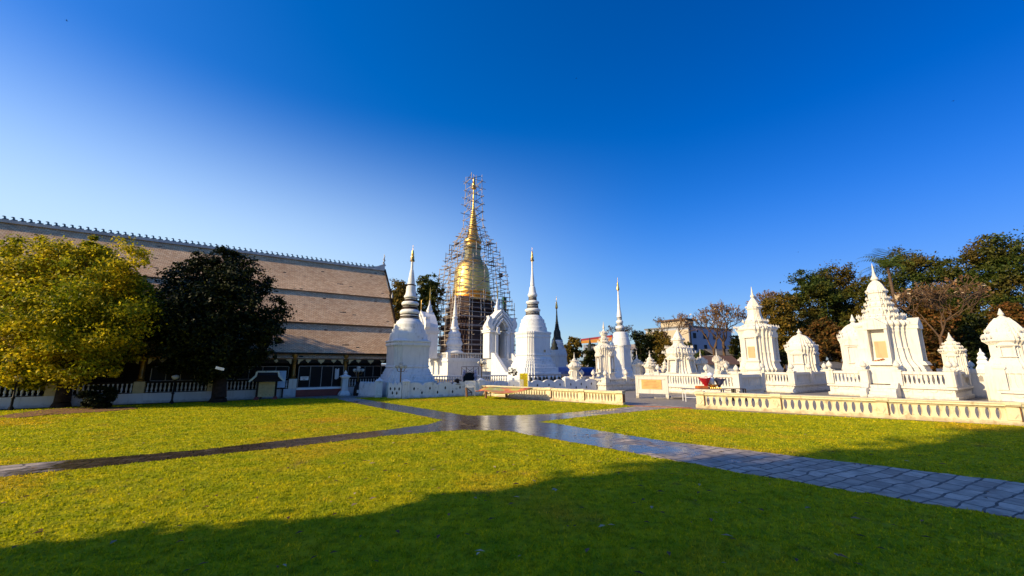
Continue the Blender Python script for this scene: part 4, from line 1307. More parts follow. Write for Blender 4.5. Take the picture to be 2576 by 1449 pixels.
# ------------------------------------------------------------------ cream balustrade walls at the edge of the lawn
def lens_balustrade(name, label, p0, p1, h, pitch, post_at, skip=()):
    ang = math.atan2(p1[1] - p0[1], p1[0] - p0[0]); ln = math.dist(p0, p1)
    root = thing(name, label, 'balustrade', (*p0, 0), ang, 'cream balustrades along the lawn')
    T = .10
    zb, zt = h * .22, h * .76
    MB().box(0, ln, -T - .06, T + .06, 0, zb - .05).box(0, ln, -T - .02, T + .02, zb - .046, zb).build('plinth', M['cream'], root)
    MB().box(0, ln, -T - .02, T + .02, zt, zt + h * .07).box(0, ln, -T - .10, T + .10, zt + h * .07 + .003, h - .05).box(0, ln, -T - .13, T + .13, h - .047, h).build('coping', M['cream'], root)
    posts = sorted(post_at)
    edges = [0] + posts + [ln]
    for a, b in zip(edges[:-1], edges[1:]):
        a += .22; b -= .22
        if b - a < .3: continue
        n = max(1, round((b - a) / pitch)); w = (b - a) / n
        mb = MB()
        g = .27                                            # half the gap at its widest, as a share of the pitch
        zs = [zb + .002 + (zt - zb - .004) * k / 8 for k in range(9)]
        def gap(k): return g * w * math.sin(math.pi * (k / 8 * .86 + .07)) ** .7
        for i in range(n + 1):
            xc = a + i * w
            L_ = [(-.5 * w + gap(k) * 1.0, z) for k, z in enumerate(zs)]
            left = [(xc - .5 * w + gap(k), z) for k, z in enumerate(zs)]
            right = [(xc + .5 * w - gap(k), z) for k, z in enumerate(zs)]
            if i == 0: left = [(xc - .12, z) for z in zs]
            if i == n: right = [(xc + .12, z) for z in zs]
            mb.prism_y(right + left[::-1], -T + .02, T - .02)
        mb.build('balusters', M['cream'], root)
    for x in posts:
        p = MB().box(x - .17, x + .17, -T - .05, T + .05, zb + .001, zt - .001).box(x - .20, x + .20, -T - .15, T + .15, h - .09, h + .03).build('post', M['cream'], root)
        MB().box(x + .172, x + .20, -T - .062, T + .02, zb - .04, zt + h * .06).build('joint', M['litter'], p)
        MB().prism_y([(x, zb + .05), (x + .10, (zb + zt) / 2), (x, zt - .05), (x - .10, (zb + zt) / 2)], -T - .075, -T - .051).build('leaf_relief', M['cream'], p)
    return root
m0, m1 = G(1170, 991.5), G(1571, 1019)
b0 = G(1752, 1026)
b1 = G(2576, 1070.5)
dd = (b1[0] - b0[0], b1[1] - b0[1]); nn = math.hypot(*dd)
b2 = (b1[0] + dd[0] / nn * 3.5, b1[1] + dd[1] / nn * 3.5)
mlen = math.dist(m0, m1)
def along(u, v, p0, p1):
    d = ((p1[0] - p0[0]), (p1[1] - p0[1])); l = math.hypot(*d)
    x, f, p = ray(u, v)
    # where the sight line's ground track crosses the wall line
    den = d[0] * f - d[1] * x
    s = (p0[1] * x - p0[0] * f) / den
    return s * l
lens_balustrade('lawn_balustrade', 'shorter cream balustrade beyond the path crossing, partly behind the banner', m0, m1, .72, .20,
                [.2, along(1383, 1000, m0, m1), along(1466, 1000, m0, m1), mlen - .2])
lens_balustrade('lawn_balustrade', 'long cream balustrade at the right edge of the lawn, in full sun', b0, b2, .80, .265,
                [.22, along(1952, 1010, b0, b2), along(2216, 1020, b0, b2), along(2545, 1040, b0, b2)])
# low brick edging in the gateway between them
ka, kb = G(1578, 1021), G(1742, 1027.5)
tag(MB().box(0, math.dist(ka, kb), -.06, .06, 0, .035).build('kerb', M['kerb'], None, loc=(*ka, 0), rz=math.atan2(kb[1] - ka[1], kb[0] - ka[0])), kind='structure')
# ------------------------------------------------------------------ white grave terraces with balustrades and lotus-bud finials
def bud(mb, x, y, z, k=1.0):
    return mb.lathe([(r * k, z + h * k) for r, h in ((.10, 0), (.13, .04), (.07, .10), (.07, .16), (.15, .20), (.21, .30), (.20, .40), (.13, .52), (.05, .62), (.01, .68))], 9, x, y)

def grave_terrace(label, lx0, ly0, wx, wy, zp, zt, posts_front, posts_side, stairs=None, bud_k=.9, mat='cream_white', arches=False, skip_side=False):
    """front face is x = 0 (towards the sun), its near right corner at the origin; y runs away left, x runs back"""
    root = thing('grave_terrace', label, 'terrace', (*W(lx0, ly0), 0), YAW)
    m = M[mat]
    MB().box(0, wx, 0, wy, 0, zp * .28).build('footing', m, root)
    MB().box(.10, wx - .1, .10, wy - .1, zp * .28 + .003, zp * .8).build('plinth', m, root)
    MB().box(-.03, wx, -.03, wy, zp * .8 + .003, zp - .05).box(.04, wx - .06, .04, wy - .06, zp - .047, zp).build('moulding', m, root)
    # swags in relief
    mb = MB()
    for i in range(int(wy / .62)):
        y = .4 + i * .62
        for k in range(6):
            a0, a1 = math.pi * k / 6, math.pi * (k + 1) / 6
            mb.tube((.085, y + .18 * math.cos(a0), zp * .72 - .16 * math.sin(a0) * zp), (.085, y + .18 * math.cos(a1), zp * .72 - .16 * math.sin(a1) * zp), .025, n=5)
    for i in range(int(wx / .62)):
        x = .4 + i * .62
        for k in range(6):
            a0, a1 = math.pi * k / 6, math.pi * (k + 1) / 6
            mb.tube((x + .18 * math.cos(a0), .085, zp * .72 - .16 * math.sin(a0) * zp), (x + .18 * math.cos(a1), .085, zp * .72 - .16 * math.sin(a1) * zp), .025, n=5)
    if zp > .4: mb.build('swag_relief', m, root, 40)
    h = zt - zp
    def run(axis, a, b):
        """a stretch of railing between two posts"""
        mk = (lambda p, q, lo, hi, z0, z1: MB().box(lo, hi, p, q, z0, z1)) if axis == 'y' else (lambda p, q, lo, hi, z0, z1: MB().box(p, q, lo, hi, z0, z1))
        mk(a, b, .10, .28, zp + .003, zp + h * .14).build('bottom_rail', m, root)
        mk(a, b, .06, .32, zt - h * .20, zt).build('top_rail', m, root)
        n = max(1, round((b - a) / .21)); w = (b - a) / n
        zs = [zp + h * .143 + (h * .655) * k / 6 for k in range(7)]
        mb = MB()
        for i in range(n + 1):
            c = a + i * w
            g = lambda k: w * .30 * math.sin(math.pi * (k / 6 * .86 + .07)) ** .8
            lo = [(max(a, c - .5 * w + g(k)), z) for k, z in enumerate(zs)]
            hi = [(min(b, c + .5 * w - g(k)), z) for k, z in enumerate(zs)]
            poly = hi + lo[::-1]
            (mb.prism_x if axis == 'y' else mb.prism_y)(poly, .14, .24)
        mb.build('balusters', m, root)
    def post(x, y):
        mb = MB().box(x - .02, x + .40, y - .02, y + .40, zp + .002, zt + .03).box(x - .06, x + .44, y - .06, y + .44, zt + .032, zt + .10)
        p = mb.build('post', m, root)
        bud(MB(), x + .19, y + .19, zt + .101, bud_k).build('lotus_bud', m, p, 35)
    ys = sorted(posts_front); xs = sorted(posts_side)
    for y in ys: post(0, y)
    for x in xs:
        if x > .1: post(x, 0)
    for a, b in zip(ys[:-1], ys[1:]):
        if stairs and a + .2 < sum(stairs) / 2 < b + .2: continue
        run('y', a + .402, b - .022)
    for a, b in zip(xs[:-1], xs[1:]): run('x', a + .402, b - .022)
    if stairs:
        s0, s1 = stairs
        n = 4
        mb = MB()
        for i in range(n): mb.box(-1.0 + .25 * i, -.035, s0, s1, zp * i / n, zp * (i + 1) / n - .003)
        mb.build('steps', m, root)
        for y0, y1 in ((s0 - .36, s0 - .003), (s1 + .003, s1 + .36)):
            MB().prism_y([(-.035, 0), (-.035, zp + .16), (-.30, zp + .16), (-.62, zp * .8), (-.98, zp * .74), (-1.1, zp * .55), (-1.1, 0)], y0, y1).build('stair_cheek', m, root)
    return root

def wall_lxly(u, v, Y): return L((xat(u, v, Y), Y))

# D: terrace of the two small ornate shrines left of the white board
dlx, dly = wall_lxly(1525, 984, 33.0)
D_ = grave_terrace('white balustraded terrace under the two ornate shrines, left of the white board', dlx, dly, 6.2, 4.6, .62, zat(C5B.v(1005), 33), [0, 1.35, 2.75, 4.2], [0, 2.5, 5.6], (1.85, 2.65), .95)
# C: long arched parapet right of the white board
clx, cly = wall_lxly(1862, 990, 27.2)
C_ = grave_terrace('white parapet terrace with arched slots behind the flower table', clx, cly, 3.6, 6.6, .55, zat(943, 27.5), [0, 2.15, 6.2], [0, 3.2], None, .85)
# A: terrace of the tall shrine
alx, aly = wall_lxly(2003, 993, 30.8)
A_ = grave_terrace('white terrace with lotus-bud posts under the tall shrine at centre right', alx, aly, 7.0, 5.4, zat(965.6, 31), zat(937, 31), [0, 2.1, 3.4, 5.0], [0, 3.2, 6.4], (2.55, 3.35), .95)
# B: terrace of the biggest shrine
blx, bly = wall_lxly(2412, 1003, 24.4)
B_ = grave_terrace('largest white terrace with steps and lotus-bud posts under the biggest shrine', blx, bly, 7.4, 6.4, zat(972, 25.5), zat(935, 25.5), [0, 2.35, 4.05, 6.0], [0, 1.6, 4.2, 7.0], (2.85, 3.95), .90)
# E: terrace at the right edge of the view
elx, ely = wall_lxly(2700, 1010, 19.6)
E_ = grave_terrace('white terrace under the domed shrine cut off by the right edge', elx + .6, ely, 6.0, 2.35, zat(985, 20.5), zat(930, 20.5), [0, 1.95], [0, 5], None, .01)
f0 = wall_lxly(2545, 1000, 25.2)
fw_ = thing('garden_wall', 'shaded white wall with small grey arches between the biggest and the domed shrine', 'wall', (*W(f0[0] + 1.2, f0[1] - 1.0), 0), YAW)
zz = zat(929, 25.2)
MB().box(0, .3, 0, 4.2, 0, zz * .52).box(-.06, .36, 0, 4.2, zz * .84, zz).box(.02, .28, 0, 4.2, zz * .523, zz * .838).build('wall_panel', M['white'], fw_)
for k in range(5):
    MB().prism_x([(.5 + k * .8, zz * .57), (.72 + k * .8, zz * .57), (.72 + k * .8, zz * .72), (.61 + k * .8, zz * .79), (.5 + k * .8, zz * .72)], -.005, .03).build('arched_grey_plate', M['slab'], fw_)  # solid grey plates painting in the dimness of arched openings

FL = lambda r, z: z
# ------------------------------------------------------------------ the grave shrines
CW = M['cream_white']
def add_faces(t, s, z0, z1, frac=.34, panel=None, gable=True, depth=.10, gh=.55, sides=('x-', 'y-'), slope=0.0):
    h = z1 - z0
    for sd in sides:
        niche_on(t, sd, s, z0, s * frac, h * .78, depth, CW, panel, slope=slope)
        if gable: gable_on(t, sd, s, z0 + h * .86, s * frac * 1.3, h * gh, depth * 1.3, CW)

# biggest shrine
ly10 = zat(972, 25.5)
t = Tower('grave_shrine', 'biggest white shrine with a stepped spire and a brick-backed niche', 'shrine', C8, 448, 1000, 28.6, zf=ly10)
t.part('spire', 'lowround', [(2, 279), (5, 300), (9, 340), (16, 366), (24, 378), (30, 384), (30, 392), (20, 398), (20, 404)], CW, 30)
t.part('bell', 'deep', [(22, 402), (34, 410), (52, 428), (64, 448), (72, 466), (78, 474), (78, 486), (68, 490), (68, 522)], CW, 30, spikes=[(78, 476, 4, .16, .05)])
t.part('roof_tiers', 'deep', [(70, 520), (84, 528), (84, 542), (80, 546), (84, 560), (102, 568), (102, 582), (96, 586), (102, 602), (124, 612), (124, 628), (120, 634), (132, 646), (168, 654), (172, 664), (166, 674), (164, 690)], CW, 25,
       spikes=[(84, 530, 5, .22, .06), (102, 570, 5, .24, .07), (124, 614, 6, .26, .07), (170, 658, 7, .30, .08)])
t.part('cornice', 'deep', [(196, 686), (214, 698), (218, 706), (214, 716), (202, 724), (200, 742)], CW, 25)
t.part('body', 'deep', [(196, 740), (198, 760), (194, 766), (198, 860), (206, 870), (203, 876), (208, 900), (218, 940), (236, 966), (262, 992), (270, 998), (270, 1012)], CW, 25)
t.part('base', 'deep', [(276, 1010), (280, 1018), (280, 1110)], CW)
s_, zb_ = t.sz(204, 960, 'deep'); _, ztp = t.sz(204, 740, 'deep')
s2, zlow = t.sz(262, 985, 'deep')
for sd, pan in (('x-', 'brick_tan'), ('y-', None)):
    def porch(mb, s=s_):
        w = s * .42
        mb.add([(-w, s - .1, zlow), (w, s - .1, zlow), (w, s + .62, zlow), (-w, s + .62, zlow), (-w, s - .1, zlow + .25), (w, s - .1, zlow + .25), (w, s + .5, zlow + .25), (-w, s + .5, zlow + .25)],
               [(3, 2, 1, 0), (4, 5, 6, 7), (0, 1, 5, 4), (1, 2, 6, 5), (2, 3, 7, 6), (3, 0, 4, 7)])
        for sg in (-1, 1):
            a = sg * w * .86
            mb.box(a - w * .13, a + w * .13, s - .1, s + .42, zlow + .252, ztp - .05)
        mb.box(-w * 1.05, w * 1.05, s - .1, s + .5, ztp - .047, ztp + .20)
        mb.loft([[(-w * 1.1, o, ztp + .203), (0, o, ztp + .72), (w * 1.1, o, ztp + .203)] for o in (s - .1, s + .5)])
    p = t.face(sd, porch).build('porch', CW, t.root)
    if pan:
        w = s_ * .30
        t.face(sd, lambda mb: mb.box(-w * .6, w, s_ + .003, s_ + .12, zlow + .5, zlow + .5 + (ztp - zlow) * .45)).build('tablet', M[pan], p)
        fl = t.face(sd, lambda mb: [mb.lathe([(.05, zlow + .255 + q * .04), (.09, zlow + .29 + q * .04), (.02, zlow + .34 + q * .04)], 6, x, s_ + .25) for q, x in enumerate((-.3, -.15, .0, .12))]).build('flower_offering', M['orange_pad'], None)
        fl.location = t.root.location; fl.rotation_euler = t.root.rotation_euler
        tag(fl, 'small heap of orange flowers on the sill of the biggest shrine', 'flowers')

# tall shrine
zA = zat(965.6, 31)
t = Tower('grave_shrine', 'tall slender white shrine with flame-topped niche, left of the dark trees', 'shrine', C7, 322, 1000, 34.0, zf=zA)
t.part('spire', 'lowround', [(2, 287), (6, 320), (12, 360), (19, 366), (20, 376), (13, 384), (15, 394)], CW, 30)
t.part('bell', 'deep', [(15, 390), (26, 404), (42, 424), (56, 448), (64, 464), (68, 472), (66, 486), (57, 490)], CW, 30, spikes=[(68, 472, 4, .18, .05)])
t.part('roof_tiers', 'deep', [(57, 488), (59, 520), (64, 545), (78, 576), (86, 590), (106, 596), (106, 608), (98, 612), (104, 618), (126, 624), (128, 636)], CW, 25, spikes=[(106, 598, 5, .26, .07)])
t.part('cornice', 'deep', [(150, 632), (178, 644), (186, 656), (186, 668), (174, 678), (166, 694), (162, 718)], CW, 25, spikes=[(184, 652, 7, .26, .07)])
t.part('body', 'deep', [(160, 716), (162, 740), (158, 746), (158, 860), (164, 866), (160, 874), (160, 910), (168, 950), (180, 984), (192, 1004)], CW, 25)
t.part('base', 'deep', [(196, 1002), (198, 1014), (190, 1020), (182, 1030), (196, 1050), (200, 1110)], CW, 25)
s_, _ = t.sz(160, 870, 'deep'); _, z0 = t.sz(160, 930, 'deep'); _, z1 = t.sz(160, 740, 'deep')
niche_on(t, 'x-', s_, z0, s_ * .42, z1 - z0, .12, CW, 'brick_tan')
niche_on(t, 'y-', s_, z0, s_ * .42, z1 - z0, .12, CW)
for sd in ('x-', 'y-'): gable_on(t, sd, s_, z1 + .12, s_ * .50, .85, .12, CW)

# domed shrine behind it
def domed(label, crop, cx, yb, Y, zf, fin, dome, corn, body, spk=.22):
    t = Tower('grave_shrine', label, 'shrine', crop, cx, yb, Y, zf=zf)
    t.part('finial', 'lowround', fin, CW, 30)
    t.part('dome', 'deep', dome, CW, 30, spikes=[(dome[-2][0], dome[-2][1], 4, spk, .06)])
    t.part('cornice', 'deep', corn, CW, 25, spikes=[(corn[1][0] * .97, corn[1][1], 6, spk, .06)])
    t.part('body', 'deep', body, CW, 25)
    s, zt_ = t.sz(body[1][0], body[0][1], 'deep'); _, zb_ = t.sz(1, body[1][1], 'deep')
    add_faces(t, s, zb_, zt_, .42, None, True, .10, .42)
    return t
domed('small white domed shrine between the tall and the biggest shrine', C7, 706, 1030, 41.0, zA,
      [(3, 658), (10, 676), (24, 690), (13, 700), (27, 710), (28, 716)], [(38, 714), (60, 722), (84, 740), (104, 762), (116, 785), (118, 796)],
      [(132, 792), (148, 812), (150, 842), (140, 856), (136, 868)], [(132, 866), (132, 960), (148, 1020), (156, 1032), (156, 1090)])
domed('white domed shrine half hidden on the left of the biggest shrine', C7, 1200, 1015, 36.5, ly10,
      [(3, 532), (12, 556), (28, 588), (16, 600), (34, 614), (34, 620)], [(48, 618), (88, 642), (116, 668), (132, 696), (134, 712)],
      [(148, 708), (162, 728), (162, 752), (152, 766), (150, 782)], [(146, 780), (146, 950), (164, 1000), (168, 1010), (168, 1080)], .3)
domed('large white domed shrine cut by the right edge, striped by a shadow', C8, 1296, 960, 24.0, 0.0,
      [(4, 592), (26, 634), (15, 642), (34, 652), (34, 660)], [(56, 658), (98, 694), (130, 728), (148, 756), (150, 772)],
      [(168, 768), (184, 798), (182, 818), (160, 830), (146, 842)], [(140, 840), (140, 925), (166, 962), (206, 992), (212, 1060), (230, 1064), (230, 1300)], .22)

t = Tower('grave_shrine', 'little white shrine with a pointed cap between lotus-bud posts, right of the biggest shrine', 'shrine', C8, 906, 1000, 27.0, zf=ly10)
t.part('spire', 'lowround', [(3, 759), (8, 776), (18, 796), (30, 808), (26, 818), (26, 822)], CW, 30)
t.part('roof_tiers', 'deep', [(36, 820), (50, 832), (62, 840), (58, 846), (74, 858), (80, 866), (76, 872), (92, 880)], CW, 25, spikes=[(62, 840, 4, .14, .04), (80, 864, 4, .16, .05)])
t.part('cornice', 'deep', [(96, 878), (100, 888), (96, 898), (86, 906)], CW, 25, spikes=[(98, 886, 6, .16, .05)])
t.part('body', 'deep', [(82, 904), (82, 985), (92, 1008), (92, 1070)], CW, 25)
s_, z1 = t.sz(82, 912, 'deep'); _, z0 = t.sz(82, 985, 'deep'); add_faces(t, s_, z0, z1, .40, None, True, .06, .45)

t = Tower('small_white_chedi', 'tiny stepped white stupa in shade at the foot of the right-hand trees', 'stupa', C8, 1100, 985, 33.0)
t.part('spire', 'lowround', [(2, 868), (8, 884), (12, 894), (12, 898)], M['white'], 30)
t.part('stepped_base', 'soft', [(16, 896), (28, 908), (26, 916), (22, 920), (38, 938), (36, 946), (30, 950), (46, 968), (44, 976), (40, 982), (60, 1010), (60, 1200)], M['white'], 30)

# medium shrine behind the white parapet
zC = .55
t = Tower('grave_shrine', 'squat white shrine with leaf-shaped gables behind the white board and parapet', 'shrine', C6, 676, 1020, 34.2, zf=zC)
t.part('spire', 'lowround', [(2, 588), (12, 612), (17, 622), (17, 628)], CW, 30)
t.part('bell', 'soft', [(20, 626), (34, 648), (48, 674), (66, 688), (68, 700), (54, 706), (48, 730)], CW, 30, spikes=[(66, 688, 3, .20, .05)])
t.part('roof_tiers', 'deep', [(48, 728), (56, 742), (74, 754), (100, 768), (116, 776), (128, 784), (126, 808), (132, 814)], CW, 25, spikes=[(116, 774, 5, .26, .07)])
t.part('cornice', 'deep', [(140, 812), (146, 826), (140, 836), (132, 848), (124, 856)], CW, 25, spikes=[(144, 822, 6, .24, .07)])
t.part('body', 'deep', [(120, 854), (122, 870), (116, 876), (118, 950), (132, 992), (156, 1022), (156, 1100)], CW, 25)
s_, z1 = t.sz(120, 858, 'deep'); _, z0 = t.sz(120, 1000, 'deep'); add_faces(t, s_, z0, z1, .45, None, True, .14, .30, slope=.18)

# ornate shrine left of the board, and its small neighbour
zD = .62
t = Tower('grave_shrine', 'ornate white shrine with flame-framed niches and a tall pinnacle, left of the white board', 'shrine', C5B, 766, 1000, 36.5, zf=zD)
t.part('spire', 'lowround', [(3, 73), (8, 120), (17, 160), (19, 172), (11, 190), (14, 206), (26, 226)], CW, 30)
t.part('pinnacle', 'deep', [(26, 222), (52, 240), (62, 262), (62, 284), (46, 296), (46, 330)], CW, 25, spikes=[(62, 262, 4, .24, .05)])
t.part('roof_tiers', 'deep', [(48, 328), (62, 344), (68, 362), (58, 372), (72, 388), (96, 402), (98, 412), (88, 420), (100, 440), (134, 462)], CW, 25, spikes=[(68, 356, 4, .22, .05), (97, 404, 5, .24, .06)])
t.part('cornice', 'deep', [(146, 464), (172, 490), (178, 504), (176, 520), (158, 548), (146, 580), (140, 604)], CW, 25, spikes=[(177, 500, 7, .24, .06)])
t.part('body', 'deep', [(136, 602), (136, 880), (144, 920), (158, 976)], CW, 25)
t.part('base', 'deep', [(164, 974), (170, 990), (170, 1150)], CW, 25)
s_, z1 = t.sz(138, 640, 'deep'); _, z0 = t.sz(138, 890, 'deep')
for sd in ('x-', 'y-'):
    niche_on(t, sd, s_, z0, s_ * .40, z1 - z0, .16, CW, None)
    gable_on(t, sd, s_, z1 + .06, s_ * .52, .62, .18, CW)
    fr_ = kids(t.root)[-1]
    t.face(sd, lambda mb: mb.loft([[(x * s_ * .16, s_ + .05 + q, z0 + .3 + z) for x, z in ((-1, 0), (1, 0), (.9, .5), (.5, .62), (.55, .78), (.3, .95), (-.3, .95), (-.55, .78), (-.5, .62), (-.9, .5))] for q in (0, .12)])).build('relief_figure', M['old_white'], t.root)

t = Tower('grave_shrine', 'slim little shrine with an upright pinnacle on the left end of the ornate terrace', 'shrine', C5B, 262, 1000, 34.6, zf=0)
t.part('spire', 'lowround', [(2, 568), (6, 610), (12, 648), (8, 660), (14, 670), (34, 682), (34, 690)], CW, 30)
t.part('roof_tiers', 'deep', [(30, 688), (42, 704), (60, 718), (56, 728), (78, 752), (96, 772), (110, 796), (110, 812), (94, 828), (78, 850)], CW, 25, spikes=[(60, 716, 4, .16, .05), (108, 794, 5, .18, .05)])
t.part('body', 'deep', [(72, 848), (72, 960), (82, 988), (84, 1000)], CW, 25)
t.part('stepped_base', 'deep', [(88, 998), (88, 1030), (104, 1034), (104, 1070), (120, 1074), (120, 1110), (146, 1114), (146, 1215)], CW, 25)
s_, z1 = t.sz(72, 860, 'deep'); _, z0 = t.sz(72, 950, 'deep'); add_faces(t, s_, z0, z1, .40, None, False, .05)

def mini(label, crop, cx, top, rtop, corn, bot, rw, bw, Y, yb, zf=0.5, leafy=False, lamp=False):
    """little votive shrine: pinnacle, flaring leafy roof, slim body"""
    t = Tower('votive_shrine', label, 'shrine', crop, cx, yb, Y, zf=zf, group='small votive shrines')
    d = rtop - top
    t.part('spire', 'lowround', [(1.5, top), (rw * .06, top + d * .4), (rw * .16, top + d * .7), (rw * .10, top + d * .78), (rw * .24, top + d * .92), (rw * .30, rtop)], CW, 30)
    e = corn - rtop
    t.part('roof', 'deep', [(rw * .34, rtop - 2), (rw * .5, rtop + e * .25), (rw * .46, rtop + e * .35), (rw * .72, rtop + e * .6), (rw * .68, rtop + e * .68), (rw, rtop + e * .88), (rw, corn), (bw * 1.06, corn + e * .25)], CW, 25,
           spikes=[(rw * .5, rtop + e * .25, 4, .14 + .10 * leafy, .05), (rw * .72, rtop + e * .6, 4, .16 + .16 * leafy, .06), (rw, rtop + e * .9, 5, .18 + .2 * leafy, .06)])
    t.part('body', 'deep', [(bw, corn + e * .22), (bw, bot - (bot - corn) * .2), (bw * 1.2, bot), (bw * 1.35, bot + 3), (bw * 1.35, bot + (bot - corn) * .8)], CW, 25)
    s, z1 = t.sz(bw, corn + e * .4, 'deep'); _, z0 = t.sz(bw, bot - (bot - corn) * .25, 'deep')
    if z1 - z0 > .15: add_faces(t, s, z0, z1, .40, None, False, .04)
    return t
mini('little shrine with a long pinnacle just left of the white board, before the tall stupa', C6, 268, 800, 885, 932, 1030, 56, 46, 37.5, 1030)
mini('little spiky-roofed shrine peeping over the left half of the white board', C6, 392, 800, 870, 950, 1020, 66, 48, 36.5, 1020)
mini('partly hidden little shrine touching the left side of the squat shrine', C6, 534, 870, 905, 985, 1030, 42, 32, 38.0, 1030)
mini('little leafy-roofed shrine just right of the squat shrine', C6B, 792, 352, 530, 640, 830, 108, 76, 36.0, 830, .5, True)
mini('little leafy shrine under the bare trees, left one of the close pair', C6B, 1096, 350, 500, 600, 770, 78, 52, 38.5, 770, .5, True)
mini('lower leafy shrine of the close pair under the bare trees', C6B, 1222, 540, 600, 690, 780, 88, 60, 37.5, 780, .5, True)
mini('narrow little shrine in the gap left of the tall shrine', C6B, 1588, 410, 520, 590, 830, 78, 54, 37.0, 830, .5)

# ------------------------------------------------------------------ white board, flower table, bench
wx_, wy_ = xat(1642, 1003, 26.6), 26.6
wb = thing('marker_board', 'thick white concrete board on two legs with an orange-tan plaque', 'sign board', (wx_, wy_, 0), math.radians(-26))
zz = lambda y: zat(C5B.v(y), 26.6)
MB().box(-1.0, 1.0, -.16, .16, zz(1240), zz(950)).build('slab', M['cream_white'], wb)
for x in (-1.0, .82): MB().box(x, x + .18, -.16, .16, 0, zz(1243)).build('leg', M['cream_white'], wb)
MB().box(-.82, .82, -.19, -.163, zz(1010), zz(992)).box(-.82, -.80, -.18, -.163, zz(1165), zz(1012)).build('frame_line', M['cream_white'], wb)
p = MB().box(-.62, .62, -.185, -.1603, zz(1165), zz(1014)).build('plaque', M['panel_orange'], wb)
mb = MB()
for i, w in enumerate((.30, .48, .44, .5, .38)):
    mb.box(-w, w, -.19, -.1853, zz(1040 + i * 24) - .012, zz(1040 + i * 24) + .008)
mb.build('lettering', M['wood_ink'], p)
MB().box(-1.06, 1.06, -.20, .20, zz(950) + .003, zz(940)).build('cap', M['cream_white'], wb)

tY = 24.6
tz = zat(C6B.v(1110), tY)
tx0, tx1 = xat(C6B.u(430), 980, tY), xat(C6B.u(1165), 980, tY)
tb = thing('offering_table', 'long narrow white steel table standing behind the balustrade end', 'table', (tx0, tY, 0), math.radians(-5))
tw = tx1 - tx0
MB().box(-.06, tw + .05, -.3, .3, tz - .03, tz).build('table_top', M['slab'], tb)
for x in (.02, tw - .06):
    for y in (-.27, .23): MB().box(x, x + .04, y, y + .04, 0, tz - .032).build('leg', M['white_paint'], tb)
MB().box(.062, tw - .062, -.27, -.24, .22, .26).build('stretcher', M['white_paint'], tb)
def tp(x): return xat(C6B.u(x), 975, tY) - 0
# wrapped bouquets
def bouquet(label, x, h, w, mat, tilt):
    r = thing('bouquet', label, 'bouquet', (tp(x), tY, tz + .003), .3)
    r.rotation_euler = (0, tilt, .3)
    n = 9
    rings = []
    for q, z in ((.05, 0), (.10, h * .3), (.24, h * .7), (.34, h)):
        rings.append([(math.cos(6.283 * i / n) * q * w * (1 + .25 * (i % 2)), math.sin(6.283 * i / n) * q * w * (1 + .25 * (i % 2)), z * (1 + .10 * (i % 2))) for i in range(n)])
    MB().loft(rings, True, False).build('wrapping', M[mat], r)
    mb = MB()
    for k in range(7):
        a = k * .9; q = .18 * w * (.3 + .7 * (k % 3) / 2)
        mb.lathe([(.02, h * .86), (.09, h * .95), (.10, h * 1.04), (.04, h * 1.12)], 7, math.cos(a) * q, math.sin(a) * q)
    mb.build('flowers', M['flower'], r, 40)
bouquet('bouquet in dark red wrapping leaning left on the table', 880, .62, 1.0, 'red_cellophane', -.12)
bouquet('bouquet in dark blue wrapping at the right end of the table', 1120, .55, .9, 'dark_wrap', .14)
tr = thing('offering_tray', 'gilded pedestal tray with offerings between the bouquets', 'tray', (tp(1000), tY, tz + .003))
MB().lathe([(.22, 0), (.24, .05), (.16, .10), (.30, .16), (.33, .24), (.30, .24)], 14).build('tray_body', M['gold_small'], tr, 40)
for i in range(6):
    MB().lathe([(.04, 0), (.05, .05), (.02, .10)], 7).build('offering_cup', M['gold_small'], tr, 40, loc=(-.3 + i * .12, -.36, 0))
tag(MB().lathe([(.02, 0), (.16, .03), (.22, .18), (.20, .34), (.14, .44), (.2, .52), (.12, .66), (.02, .70)], 12).build('flower_pot', M['white_paint'], None, 40, loc=(tp(985), tY + .12, tz + .248)), 'white flower arrangement on the gilded tray', 'flowers')
tag(MB().stack(PLAN['soft'], [(.30, 0), (.32, .05), (.30, .14), (.26, .15)]).build('floor_cushion', M['orange_pad'], None, loc=(tp(790), tY, tz + .003)), 'red-orange flat cushion at the left part of the table', 'cushion')
bY = 24.9
bx0, bx1 = xat(C6B.u(1170), 980, bY), xat(C6B.u(1585), 980, bY)
bz = zat(C6B.v(1108), bY)
bn = thing('bench', 'dark steel bench beside the flower table', 'bench', (bx0, bY, 0), math.radians(-5))
MB().box(0, bx1 - bx0, -.18, .18, bz - .035, bz).build('seat', M['band'], bn)
for x in (.0, (bx1 - bx0) * .46, (bx1 - bx0) * .52, bx1 - bx0 - .05):
    MB().box(x, x + .05, -.16, -.11, 0, bz - .037).build('leg', M['band'], bn)
    MB().box(x, x + .05, .11, .16, 0, bz - .037).build('leg', M['band'], bn)
sx_, sy_ = G(1705, 1006)
tag(MB().box(-.95, .95, -.25, .25, 0, .09).box(.0, .95, -.35, .2, .093, .16).build('stone_step', M['slab'], None, loc=(xat(1672, 1006, 27.3), 26.3, 0), rz=-.1), 'low dark stone step at the foot of the white board', 'step')

